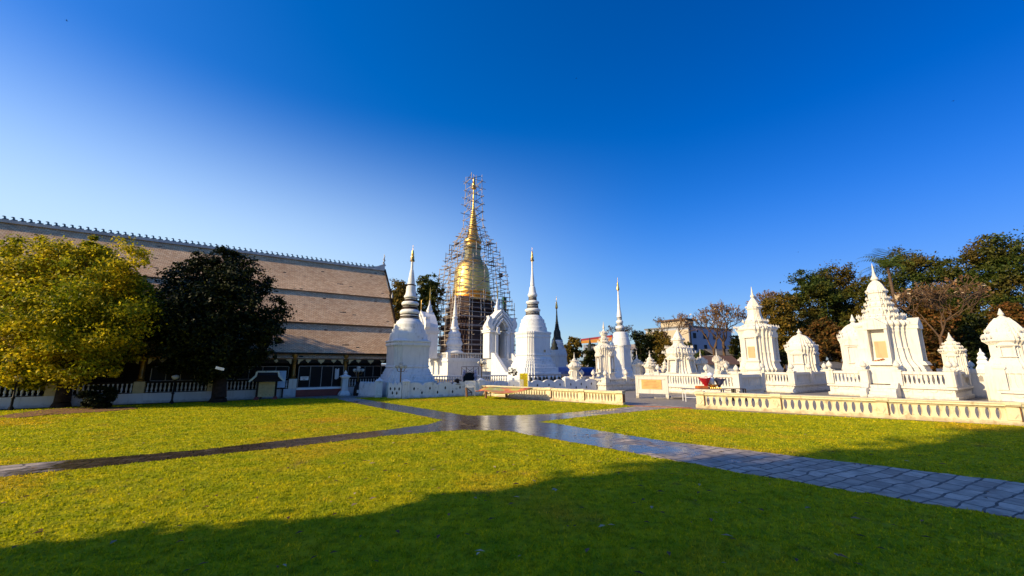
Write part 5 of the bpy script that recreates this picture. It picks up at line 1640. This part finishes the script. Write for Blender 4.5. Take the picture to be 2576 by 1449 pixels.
# ------------------------------------------------------------------ lamps
def globe_lamp(label, u, vb, vt, kind, Y=None):
    if Y is None: x, y = G(u, vb)
    else: x, y = xat(u, vb, Y), Y
    h = zat(vt, y)
    r = thing('street_lamp', label, 'lamp post', (x, y, 0), .4)
    if kind == 'globe':
        MB().lathe([(.10, 0), (.11, .08), (.05, .2), (.045, .5), (.08, .56), (.04, .62), (.035, h - .32), (.08, h - .30), (.08, h - .26)], 8).build('post', M['black'], r, 40)
        MB().lathe([(.09, h - .262), (.17, h - .18), (.19, h - .11), (.16, h - .04), (.05, h)], 12).build('globe', M['globe'], r, 60)
    else:
        MB().lathe([(.10, 0), (.10, .15), (.05, .22), (.035, h - .5), (.07, h - .46), (.035, h - .40), (.03, h - .2)], 8).build('post', M['gold_paint'] if kind == 'gold' else M['cream'], r, 40)
        n = 4
        for i in range(n + 1):
            a = 6.283 * i / n
            q = .26 if i < n else 0
            zz_ = h - .42 if i < n else h - .25
            px, py = math.cos(a) * q, math.sin(a) * q
            if i < n: MB().path_tube([(0, 0, h - .62), (px * .7, py * .7, h - .60), (px, py, zz_)], [.022, .02, .02], 5).build('arm', M['gold_paint'], r)
            g_ = MB().lathe([(.03, zz_), (.11, zz_ + .06), (.13, zz_ + .16), (.11, zz_ + .22), (.05, zz_ + .24)], 10, px, py).build('globe', M['globe'], r, 50)
    return r
globe_lamp('single white globe lamp on a dark post before the hall, between the two round trees', 431, 1016, 943, 'globe')
globe_lamp('dark lamp post at the far left under the yellow-green tree', 26, 1032, 945, 'globe')
globe_lamp('gilded lamp with several white globes above the black bin', 898, 990, 921, 'gold', 28.9)
globe_lamp('gilded lamp with several globes in front of the shaded stupa', 1006, 985, 911, 'gold', 26.75)
globe_lamp('gilded lamp with several globes before the white terrace', 1211, 975, 904, 'gold', 36.0)

# pots, plants, guardian figures at the terrace foot
def shrub(name, label, loc, r, mat, n, seed, cat='plant', squash=1.0, leaf=.05, group=None):
    root = thing(name, label, cat, loc, 0, group)
    MB().tube((0, 0, 0), (0, 0, r * .8), r * .12, r * .08, 6).build('stem', M['bark_dark'], root)
    leaves('foliage', [(0, 0, r * 1.02 * squash, r, r, r * squash)], n, leaf, seed, M[mat], root, 30, .85)
    return root

# ------------------------------------------------------------------ trees
def leaves(name, blobs, n, size, seed, mat, parent, clumps=60, shell=.55, spread=.20, droop=.0):
    """leaf-sized quads gathered in clumps through the volume of several ellipsoids"""
    rs = np.random.RandomState(seed)
    b = np.array(blobs, float)
    wts = (b[:, 3] * b[:, 4] * b[:, 5]) ** (2 / 3); wts /= wts.sum()
    nc = clumps * len(b)
    ci = rs.choice(len(b), nc, p=wts)
    d = rs.normal(size=(nc, 3)); d /= np.linalg.norm(d, axis=1)[:, None]
    rad = shell + (1 - shell) * rs.rand(nc) ** .6
    rad *= np.where(rs.rand(nc) < .18, rs.rand(nc), 1)
    cen = b[ci, :3] + d * rad[:, None] * b[ci, 3:]
    cr = spread * b[ci, 3:].mean(1) * rs.uniform(.6, 1.4, nc)
    k = rs.choice(nc, n)
    p = cen[k] + rs.normal(size=(n, 3)) * cr[k][:, None] * [.62, .62, .42]
    nrm = rs.normal(size=(n, 3)) * .8 + d[k] * .7 + [0, 0, .5]
    nrm /= np.linalg.norm(nrm, axis=1)[:, None]
    a = np.cross(nrm, rs.normal(size=(n, 3))); a /= np.linalg.norm(a, axis=1)[:, None]
    c = np.cross(nrm, a)
    s = size * rs.uniform(.6, 1.35, n)[:, None]
    a *= s; c *= s * .55
    v = np.stack([p - a, p - a * .1 + c, p + a, p - a * .1 - c], 1)
    return mesh_np(name, v.reshape(-1, 3), 4, mat, parent)

def limbs(mb, base, ends, r, seed):
    rs = random.Random(seed)
    for e in ends:
        b, e = Vector(base), Vector(e)
        m1 = b.lerp(e, .4) + Vector((rs.uniform(-.2, .2), rs.uniform(-.2, .2), rs.uniform(0, .3))) * (e - b).length * .4
        mb.path_tube([b, m1, e], [r, r * .6, r * .18], 6)
        for k in range(3):
            q = m1.lerp(e, rs.uniform(.0, .8))
            t_ = q + Vector((rs.uniform(-1, 1), rs.uniform(-1, 1), rs.uniform(-.1, .9))) * (e - b).length * .35
            mb.tube(q, t_, r * .28, r * .06, 5)

def tree(name, label, loc, th, tr_, blobs, n, leaf, mat, bark, seed, cat='tree', group=None, clumps=60, shell=.55, spread=.2):
    root = thing(name, label, cat, (*loc, 0), 0, group)
    mb = MB()
    mb.path_tube([(0, 0, -.1), (tr_ * .1, 0, .25), (-tr_ * .2, .05, th * .6), (0, 0, th)], [tr_ * 1.45, tr_ * 1.05, tr_ * .92, tr_ * .8], 10)
    limbs(mb, (0, 0, th * .96), [(x * .8, y * .8, z) for x, y, z, *_ in blobs][:9], tr_ * .55, seed)
    mb.build('trunk', bark, root, 50)
    leaves('crown', blobs, n, leaf, seed, mat, root, clumps, shell, spread)
    return root

# yellow-green tree, lower left
ty = 21.0
q = lambda u, v, Y, X0: (xat(u, v, Y) - X0, zat(v, Y))
X0 = xat(152, 1026, 21.2)
bl = []
for u, v, rp, dy in ((80, 690, 95, 0), (190, 665, 80, .5), (262, 668, 82, -.3), (300, 740, 70, .2), (312, 800, 46, .0), (250, 790, 95, -1.2), (150, 790, 110, -1.4), (40, 800, 105, -.6), (-40, 760, 90, 0), (95, 880, 85, -.8), (200, 885, 80, -.6), (278, 870, 58, .3), (10, 910, 70, .2), (150, 740, 130, .9), (-90, 850, 90, .2), (60, 945, 40, -.6), (120, 622, 34, .1), (215, 608, 26, .1), (330, 668, 26, .1), (338, 860, 22, .1), (20, 630, 40, .1), (275, 940, 26, -.4), (120, 955, 28, -.5)):
    x, z = q(u, v, ty + dy, X0); r = rp * ty / F
    bl.append((x, dy, z, r, r, r * .92))
YT = tree('broadleaf_tree', 'yellow-green sunlit tree at far left with a low spreading crown', (X0, 21.2), 2.1, .30, bl, 130000, .078, M['leaf_yellow'], M['bark_dark'], 11, clumps=30, spread=.24, shell=.62)
# dark round tree
X0 = xat(548, 1008, 24.0)
ty = 24.0
bl = []
for u, v, rp, dy in ((545, 700, 70, 0), (487, 725, 75, .3), (607, 712, 72, -.2), (430, 790, 76, 0), (530, 790, 110, -.6), (636, 790, 80, .1), (395, 852, 54, .4), (672, 836, 46, 0), (470, 870, 80, -.5), (580, 870, 85, -.4), (645, 880, 48, .3), (550, 920, 50, -.3), (490, 662, 36, .2), (580, 655, 40, .1), (702, 770, 22, 0), (372, 800, 20, .1), (365, 880, 20, .1), (690, 885, 20, .2), (440, 915, 30, -.2), (655, 725, 26, .1)):
    x, z = q(u, v, ty + dy, X0); r = rp * ty / F * .93
    bl.append((x, dy, z, r, r, r * .9))
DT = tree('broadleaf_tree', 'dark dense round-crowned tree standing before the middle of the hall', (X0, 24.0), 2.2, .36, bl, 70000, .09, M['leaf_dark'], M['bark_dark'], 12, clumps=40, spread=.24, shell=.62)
for lab, u, v, Y in (('small pale name tag nailed to the trunk of the yellow-green tree', 162, 932, 20.75), ('small pale name tag tilted on the trunk of the dark round tree', 553, 927, 21.6)):
    o = MB().box(-.22, .22, -.01, .01, -.07, .07).build('tree_tag', M['white_paint'], None, loc=(xat(u, v, Y), Y, zat(v, Y)))
    o.rotation_euler = (0, .06 if u < 300 else .25, .1)
    tag(o, lab, 'tag')
# clipped ball, leaf litter, and dark bush
x, y = xat(242, 1022, 20.6), 20.6
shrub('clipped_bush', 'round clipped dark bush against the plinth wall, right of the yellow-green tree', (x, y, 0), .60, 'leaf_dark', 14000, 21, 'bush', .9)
x, y = G(735, 1002); y += .5
shrub('potted_plant', 'low dark plant behind the trunk side of the round tree at the hall plinth', (xat(612, 985, 26.8), 26.8, 0), .45, 'leaf_dark', 2500, 22, 'plant')
ll = [G(-20, 1050), G(60, 1038), G(140, 1029), G(250, 1026), G(330, 1024), G(345, 1029), G(250, 1037), G(140, 1043), G(40, 1052)]
lx_ = MB().prism_z(ragged(ll, .12, .13), .004, .02).build('leaf_litter', M['litter'])
tag(lx_, 'brown fallen leaves strewn under the yellow-green tree', 'leaf litter', kind='stuff')
for lab, X_, Y_, Z_, r_ in (('dark bush growing on the low steps left of the sunlit stupa flank', xat(C2B.u(1240), 942, 45), 45, zat(C2B.v(722), 45), .5),):
    shrub('potted_plant', lab, (X_, Y_, Z_), r_, 'leaf_dark', 900, 25, 'plant', .8)
for i, (cx_, w_, lab) in enumerate(((130, 14, 'dark shrub over the scalloped wall left of the white railing'), (560, 12, 'dark shrub over the scalloped wall between railing and lamp'), (625, 12, 'dark shrub beside the lamp before the terrace'))):
    shrub('garden_shrub', lab, (xat(C2B.u(cx_), 965, 33.0), 33.0, 0), zat(C2B.v(800), 33.0) * .5, 'leaf_dark', 1500, 30 + i, 'plant', 1.0)
# porcelain figures with an arched dark altar between, on the low balustrade
az = zat(C2B.v(830), 44)
al = thing('altar', 'small dark arched altar at the terrace foot between two pink-white figures', 'altar', (xat(C2B.u(357), 955, 44), 44, 0), YAW * .5)
MB().box(-1.0, 1.0, -.4, .4, 0, az).build('altar_base', M['grey_white'], al)
MB().prism_y([(-.72, az), (.72, az), (.72, az + .45), (.5, az + .8), (0, az + .95), (-.5, az + .8), (-.72, az + .45)], -.3, .3).build('altar_niche', M['black'], al)
for sg in (-1, 1):
    o = MB().lathe([(.20, 0), (.24, .2), (.15, .4), (.25, .6), (.22, .8), (.14, .9), (.18, 1.05), (.10, 1.2), (.03, 1.3)], 9).build('guardian_figure', M['pale_rose'], None, 40, loc=(xat(C2B.u(357 + sg * 112), 955, 44), 44, az * .8))
    tag(o, 'pink and white porcelain figure %s of the dark arched altar' % ('left' if sg < 0 else 'right'), 'statue', 'figures by the altar')

# ------------------------------------------------------------------ background trees
def far_tree(label, u, Y, vt, vb, hw, mat, seed, n=7000, leaf=.22, name='broadleaf_tree', group='trees beyond the temple', bark='bark', tall=1.0):
    X = xat(u, vb, Y)
    zt_, zb_ = zat(vt, Y), max(.8, zat(vb, Y))
    w = hw * Y / F
    rs = random.Random(seed)
    bl = []
    for k in range(12):
        t = (k + .5) / 12
        z = zb_ + (zt_ - zb_) * (.10 + .80 * t)
        prof = math.sin(math.pi * (.18 + .72 * t)) ** .8
        a = rs.uniform(0, 6.283)
        q = w * .58 * prof * rs.uniform(.3, 1)
        r = max(.35 * w * prof * rs.uniform(.75, 1.15), .16 * (zt_ - zb_))
        bl.append((math.cos(a) * q, math.sin(a) * q * .8, min(z, zt_ - r * .8), r, r, r * .85))
    return tree(name, label, (X, Y), max(1.0, zb_ + (zt_ - zb_) * .15), max(.15, w * .05), bl, n, leaf, M[mat], M[bark], seed, group=group, clumps=26, shell=.5, spread=.26)
far_tree('brown-green tree behind the hall gable, left of the shaded stupa', 994, 70, 700, 860, 46, 'leaf_brown', 41, 7000, .24)
far_tree('dark green tree behind the shaded stupa and the scaffold', 1066, 72, 688, 860, 52, 'leaf_green', 42, 8000, .24)
far_tree('green tree left of the red-roofed building', 1447, 95, 846, 930, 42, 'leaf_brown', 43, 5000, .26)
far_tree('small green tree below the red roof', 1490, 92, 866, 935, 30, 'leaf_green', 44, 3500, .26)
far_tree('dark green tree right of the tall far stupa', 1612, 85, 830, 940, 22, 'leaf_dark', 45, 4000, .22)
far_tree('green tree left of the apartment block stair tower', 1642, 86, 826, 945, 26, 'leaf_green', 46, 5000, .22)
far_tree('brown-green tree before the apartment block stair tower', 1672, 84, 828, 950, 20, 'leaf_brown', 47, 4000, .22)
far_tree('small green tree against the shaded side of the apartment block', 1736, 82, 858, 940, 15, 'leaf_green', 48, 2600, .2)
far_tree('small green tree at the left of the tall shrine', 1858, 78, 842, 930, 16, 'leaf_green', 49, 3000, .2)
far_tree('thin green tree before the cream stair tower, nearest its left edge', 1692, 76, 846, 945, 17, 'leaf_brown', 64, 4200, .16)
far_tree('bushy green tree hiding the foot of the apartment block', 1765, 74, 880, 945, 24, 'leaf_green', 65, 4500, .17)
right_trees = [
    ('rust-brown tree directly right of the tall shrine', 1975, 62, 738, 930, 58, 'leaf_brown', 51, 9000),
    ('broad dark green tree with a flat top behind the small domed shrine', 2065, 66, 676, 900, 92, 'leaf_green', 52, 14000),
    ('high dark green tree left of the biggest shrine tip', 2135, 68, 656, 900, 70, 'leaf_green', 53, 11000),
    ('brownish undergrowth tree behind the half hidden domed shrine', 2085, 56, 800, 940, 80, 'leaf_rust', 54, 9000),
    ('dark tree directly behind the biggest shrine', 2215, 62, 690, 930, 90, 'leaf_green', 55, 10000),
    ('tall ragged tree with an open top, right of the biggest shrine', 2345, 64, 622, 930, 80, 'leaf_green', 56, 14000),
    ('mid-green tree between the ragged tree and the right edge', 2440, 60, 650, 930, 90, 'leaf_green', 57, 14000),
    ('tall green tree at the right edge of the view', 2552, 56, 578, 900, 74, 'leaf_green', 58, 13000),
    ('rusty low tree behind the bare tree', 2375, 54, 760, 950, 80, 'leaf_rust', 59, 9000),
    ('dark low tree behind the small pointed-cap shrine', 2455, 52, 790, 960, 62, 'leaf_dark', 60, 8000),
    ('rusty tree behind the right-hand domed shrine', 2580, 50, 760, 960, 60, 'leaf_rust', 61, 8000),
    ('outermost green tree beyond the right edge', 2680, 54, 600, 930, 80, 'leaf_green', 62, 8000),
    ('small dark tree closing the gap behind the tall shrine terrace', 1950, 58, 860, 960, 50, 'leaf_dark', 63, 6000),
]
for lab, u, Y, vt, vb, hw_, mt, sd, n in right_trees: far_tree(lab, u, Y, vt, vb, hw_, mt, sd, int(n * 1.9), .18)

# bare trees
def bare_tree(label, u, Y, vt, vb, seed, spread=.5, leaves_n=0, r0=.14, depth=6, lmat='leaf_dry', vfork=None):
    X = xat(u, vb, Y); H = zat(vt, Y); zb_ = 0
    root = thing('bare_tree', label, 'tree', (X, Y, 0), 0, 'bare winter trees')
    rs = random.Random(seed)
    mb = MB(); tips = []
    fork = zat(vfork, Y) if vfork else H * .38
    def grow(p, d, ln, r, k):
        e = p + d * ln
        m_ = p.lerp(e, .5) + Vector((rs.uniform(-1, 1), rs.uniform(-1, 1), rs.uniform(-.4, .6))) * ln * .09
        mb.path_tube([p, m_, e], [max(r, .035), max(.035, r * .85), max(.03, r * .68)], 5 if k > 2 else 3)
        if k == 0: tips.append(e); return
        for j in range(2 if rs.random() < .55 else 3):
            a = Vector((rs.uniform(-1, 1), rs.uniform(-1, 1), rs.uniform(-.35, .9)))
            nd = (d * .9 + a.normalized() * spread * rs.uniform(.8, 1.5)).normalized()
            grow(e, nd, ln * rs.uniform(.66, .86), r * .62, k - 1)
    mb.tube((0, 0, -.1), (0, 0, fork), r0 * 1.25, r0, 7)
    for j in range(3):
        a = j * 2.1 + rs.uniform(0, 1)
        grow(Vector((0, 0, fork)), Vector((math.cos(a) * .42, math.sin(a) * .42, .85)).normalized(), (H - fork) * .27, r0 * .72, depth - 1)
    mb.build('branches', M['bark_pale'], root)
    if leaves_n:
        rs2 = np.random.RandomState(seed)
        tp_ = np.array([tuple(t_) for t_ in tips]); k = rs2.choice(len(tp_), leaves_n)
        p = tp_[k] + rs2.normal(size=(leaves_n, 3)) * .18
        a = rs2.normal(size=(leaves_n, 3)) * .11; c = rs2.normal(size=(leaves_n, 3)) * .08
        tag(mesh_np('seed_pods', np.stack([p - a, p + c, p + a, p - c], 1).reshape(-1, 3), 4, M[lmat], root), kind='stuff')
    return root
bare_tree('bare tree behind the tall far stupa, left of the green trees', 1562, 88, 806, 900, 71, .62, 200, .20, 6)
bare_tree('bare tree above the roof of the apartment stair tower', 1698, 80, 782, 930, 72, .66, 240, .20, 6)
bare_tree('bare tree in front of the apartment block, left one of two', 1800, 74, 780, 930, 73, .58, 320, .21, 6, vfork=880)
bare_tree('bare tree in front of the apartment block with long arching limbs', 1826, 76, 756, 930, 74, .66, 380, .24, 7, vfork=862)
bare_tree('pale bare tree rising behind the tall shrine', 1945, 72, 722, 900, 75, .62, 150, .18, 6, vfork=820)
bare_tree('golden-brown bare tree with spreading limbs among the right-hand trees', 2385, 46, 688, 950, 76, .80, 500, .15, 7, vfork=850)

# palm
def palm(label, u, Y, v, seed):
    X = xat(u, 930, Y); H = zat(v, Y)
    root = thing('palm_tree', label, 'palm', (X, Y, 0))
    MB().path_tube([(0, 0, 0), (.2, 0, H * .5), (0, 0, H)], [.28, .2, .16], 7).build('trunk', M['bark'], root, 50)
    rs = random.Random(seed); quads = []
    for k in range(20):
        a = 6.283 * k / 20 + rs.uniform(-.15, .15); el = rs.uniform(.1, 1.25); ln = rs.uniform(3.8, 5.0)
        prev = None
        for i in range(15):
            t_ = i / 14
            el2 = el - 1.5 * t_ ** 1.6
            p = (Vector((0, 0, H)) if prev is None else prev + Vector((math.cos(a) * math.cos(el2), math.sin(a) * math.cos(el2), math.sin(el2))) * ln / 14)
            if prev is not None:
                side = Vector((-math.sin(a), math.cos(a), 0))
                w = .95 * math.sin(math.pi * min(1, t_ * .85 + .12))
                for sg in (-1, 1):
                    tip = p + side * sg * w + Vector((math.cos(a), math.sin(a), 0)) * .3 - Vector((0, 0, .30 * w))
                    q_ = (p - prev) * .42
                    quads += [prev, prev + q_, tip, tip - q_ * .3]
            prev = p
    mesh_np('fronds', np.array([tuple(p) for p in quads]), 4, M['leaf_palm'], root)
palm('palm tree with arching fronds above the biggest shrine', 2280, 55, 672, 5)

# ------------------------------------------------------------------ buildings and tents beyond
def pos(u, Y, v=930): return (xat(u, v, Y), Y)
aY = 108
ab = thing('apartment_block', 'apartment block toned grey-blue on its shaded side, sunlit cream stair tower, behind the bare trees', 'building', (*pos(1741, aY), 0), YAW)
m_ = lambda v: zat(v, aY)
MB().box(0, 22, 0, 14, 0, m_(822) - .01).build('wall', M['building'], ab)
MB().box(-.25, 22.3, -.25, 14.3, m_(822) + .01, m_(822) + .4).build('roof', M['dull_roof'], ab)
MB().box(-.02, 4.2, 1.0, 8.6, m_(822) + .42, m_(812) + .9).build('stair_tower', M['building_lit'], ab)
MB().box(-.8, 5.0, .2, 9.4, m_(812) + .92, m_(800)).build('tower_roof', M['rust_roof'], ab)
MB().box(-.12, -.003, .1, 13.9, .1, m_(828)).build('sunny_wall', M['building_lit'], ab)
MB().box(.3, .55, -.22, -.003, 0, m_(824)).build('downpipe', M['black'], ab)
for i, (x, z) in enumerate(((1.6, .88), (1.6, .62), (6.5, .88), (6.5, .62), (11.5, .88), (11.5, .62), (16.5, .88), (16.5, .62), (1.6, .34), (6.5, .34))):
    f_ = MB().box(x, x + 1.7, -.06, -.003, m_(822) * z - 1.7, m_(822) * z).build('window', M['building'], ab)
    MB().box(x + .12, x + 1.58, -.08, -.063, m_(822) * z - 1.58, m_(822) * z - .12).build('pane', M['glass_dark'], f_)
for y, z in ((2, .8), (6, .8), (10, .8), (2, .5), (6, .5), (10, .5)):
    f_ = MB().box(-.18, -.123, y, y + 1.4, m_(822) * z - 1.4, m_(822) * z).build('window', M['dull_roof'], ab)
rb = thing('red_roofed_house', 'building with a red roof and orange gable edge behind the ornate shrine', 'building', (*pos(1464, 100), 0), math.radians(-8))
za, zb2 = zat(C5B.v(385), 100), zat(C5B.v(300), 100)
MB().box(.6, 9, 0, 3, 0, za - .9).build('wall', M['building'], rb)
MB().add([(0, -.8, za), (9, -.8, zb2 - .3), (9, 3, zb2 + .1), (0, 3, za + .3), (0, -.8, za + .4), (9, -.8, zb2 + .1), (9, 3, zb2 + .5), (0, 3, za + .7)],
         [(3, 2, 1, 0), (4, 5, 6, 7), (0, 1, 5, 4), (1, 2, 6, 5), (2, 3, 7, 6), (3, 0, 4, 7)]).build('roof', M['roof_red'], rb)
MB().add([(0, -.9, za - .65), (9, -.9, za - .2), (9, -.9, zb2 - .32), (0, -.9, za - .02), (0, -.82, za - .65), (9, -.82, za - .2), (9, -.82, zb2 - .32), (0, -.82, za - .02)],
         [(3, 2, 1, 0), (4, 5, 6, 7), (0, 1, 5, 4), (1, 2, 6, 5), (2, 3, 7, 6), (3, 0, 4, 7)]).build('gable_board', M['orange_board'], rb)
def shed(label, u0, u1, Y, v_r, v_e, mat, rz=0.1):
    x0, x1 = xat(u0, 920, Y), xat(u1, 920, Y)
    r = thing('shed', label, 'shed', (x0, Y, 0), rz)
    w = x1 - x0; ze, zr_ = zat(v_e, Y), zat(v_r, Y)
    MB().box(.3, w - .3, 0, 5, 0, ze - .06).build('wall', M['building'], r)
    MB().prism_x([(-.8, ze - .1), (2.5, zr_), (5.8, ze - .1), (5.8, ze), (2.5, zr_ + .12), (-.8, ze)], -.3, w + .3).build('roof', M[mat], r)
shed('low shed with a dull grey roof below the apartment block', 1798, 1868, 78, 878, 893, 'dull_roof')
shed('low shed with a rusty roof behind the leafy votive shrines', 1778, 1850, 60, 896, 915, 'rust_roof', -.15)
shed('small pale shed between trees behind the tall far stupa', 1592, 1618, 95, 866, 880, 'building_lit')
shed('low dark-roofed shed behind the small domed shrine', 2080, 2150, 52, 912, 925, 'dull_roof')
def tent(label, u0, u1, Y, vt, vb):
    x0, x1 = xat(u0, 930, Y), xat(u1, 930, Y)
    r = thing('market_tent', label, 'tent', (x0, Y, 0), 0, 'blue tents behind the stupas')
    z0, z1 = max(.9, zat(vb, Y)), zat(vt, Y); w = x1 - x0
    n = 6; prof = [(y, z0 + (z1 - z0) * math.sin(math.pi * (y + .2) / 4.4) ** .7 if 0 < (y + .2) < 4.4 else z0) for y in (-.2, .4, 1.2, 2.0, 2.8, 3.6, 4.2)]
    MB().prism_x(prof + [(y, z - .06) for y, z in prof[::-1]], 0, w).build('canopy', M['blue_tarp'], r)
    MB().box(0, w, -.22, -.20, z0 * .35, z0).build('front_cloth', M['blue_tarp'], r)
    for x in (.05, w - .1): MB().box(x, x + .05, -.18, -.13, 0, z0).build('pole', M['steel'], r)
tent('dark blue tent right of the black-topped stupa', 1402, 1437, 66, 924, 942)
tent('dark blue tent behind the slim little shrine', 1452, 1497, 64, 924, 944)
tent('dark blue tent glimpsed between the little shrines behind the white board', 1648, 1680, 62, 924, 948)

# ------------------------------------------------------------------ out of view to the left and behind: the trees whose shade lies on the lawn
for i, (lx, ly, h, w) in enumerate(((-22.5, 6.1, 23.0, 4.2), (-20.5, 1.5, 16.0, 4.2), (-24, -5.5, 18, 4.5), (-20, -12.0, 15, 4.4), (-33, 3, 21.0, 5.0), (-32, -8, 21, 5.0), (-22, -19, 16, 5), (-14, 6.8, 7.0, 2.7), (-29.5, 3.5, 22, 4.2), (-30, 9.0, 24, 3.0))):
    x, y = W(lx, ly)
    bl = []
    rs = random.Random(90 + i)
    for k in range(26):
        t_ = rs.random()
        a = rs.uniform(0, 6.283); qq = w * .62
        r = w * .42 * (.85 + .3 * rs.random())
        bl.append((math.cos(a) * qq, math.sin(a) * qq, h * (.16 + .80 * t_), r, r, r))
    tree('shade_tree', 'tall leafy tree behind the viewer shading the near lawn', (x, y), h * .3, .3, bl, 15000, .32, M['leaf_green'], M['bark'], 90 + i, group='shade trees behind the viewer', clumps=40, shell=.3, spread=.3)

# ------------------------------------------------------------------ loose leaves on the lawn, and birds
rs = np.random.RandomState(8)
n = 420
r = 2.6 + 15 * rs.rand(n); th = np.radians(rs.uniform(-56, 50, n))
x, y = r * np.sin(th), r * np.cos(th)
k = inside(lawn_pts, x, y); x, y = x[k], y[k]; n = len(x)
a = rs.rand(n) * 6.283; s = rs.uniform(.03, .075, n); z = .035 + rs.rand(n) * .015
ca, sa = np.cos(a) * s, np.sin(a) * s
v = np.stack([np.stack([x - ca, y - sa, z], 1), np.stack([x + sa * .4, y - ca * .4, z + s * .25], 1), np.stack([x + ca, y + sa, z], 1), np.stack([x - sa * .4, y + ca * .4, z + s * .15], 1)], 1)
tag(mesh_np('fallen_leaves', v.reshape(-1, 3), 4, M['leaf_dry']), 'dry brown leaves scattered over the lawn', 'fallen leaves', kind='stuff')
def bird_(label, u, v, Y, s):
    mb = MB()
    mb.loft([[(x, math.cos(a) * q, math.sin(a) * q) for a in (0, 1.57, 3.14, 4.71)] for x, q in ((-.16, .004), (-.10, .02), (0, .045), (.10, .035), (.15, .03), (.20, .004))])
    for sg in (-1, 1):
        mb.add([(-.05, sg * .03, .02), (.07, sg * .03, .02), (.04, sg * .20, .08), (-.03, sg * .36, .03), (-.06, sg * .2, .07)], [(0, 1, 2, 4), (4, 2, 3)])
    mb.add([(-.14, -.015, 0), (-.14, .015, 0), (-.26, .05, .0), (-.26, -.05, 0)], [(0, 1, 2, 3)])
    s *= .6
    mb.v = [(x * s, y * s, z * s) for x, y, z in mb.v]
    o = mb.build('bird', M['black'], None, None, (xat(u, v, Y), Y, zat(v, Y)), .7)
    tag(o, label, 'bird', 'birds in the sky')
bird_('tiny dark bird high in the pale sky at upper left', 168, 52, 40, 1.0)
bird_('tiny dark bird in the blue sky at upper right', 2398, 254, 40, .9)
bird_('tiny dark bird low in the sky right of the tall shrine', 2008, 634, 50, .9)
bird_('tiny dark bird in the blue sky above the centre', 1450, 197, 60, .9)
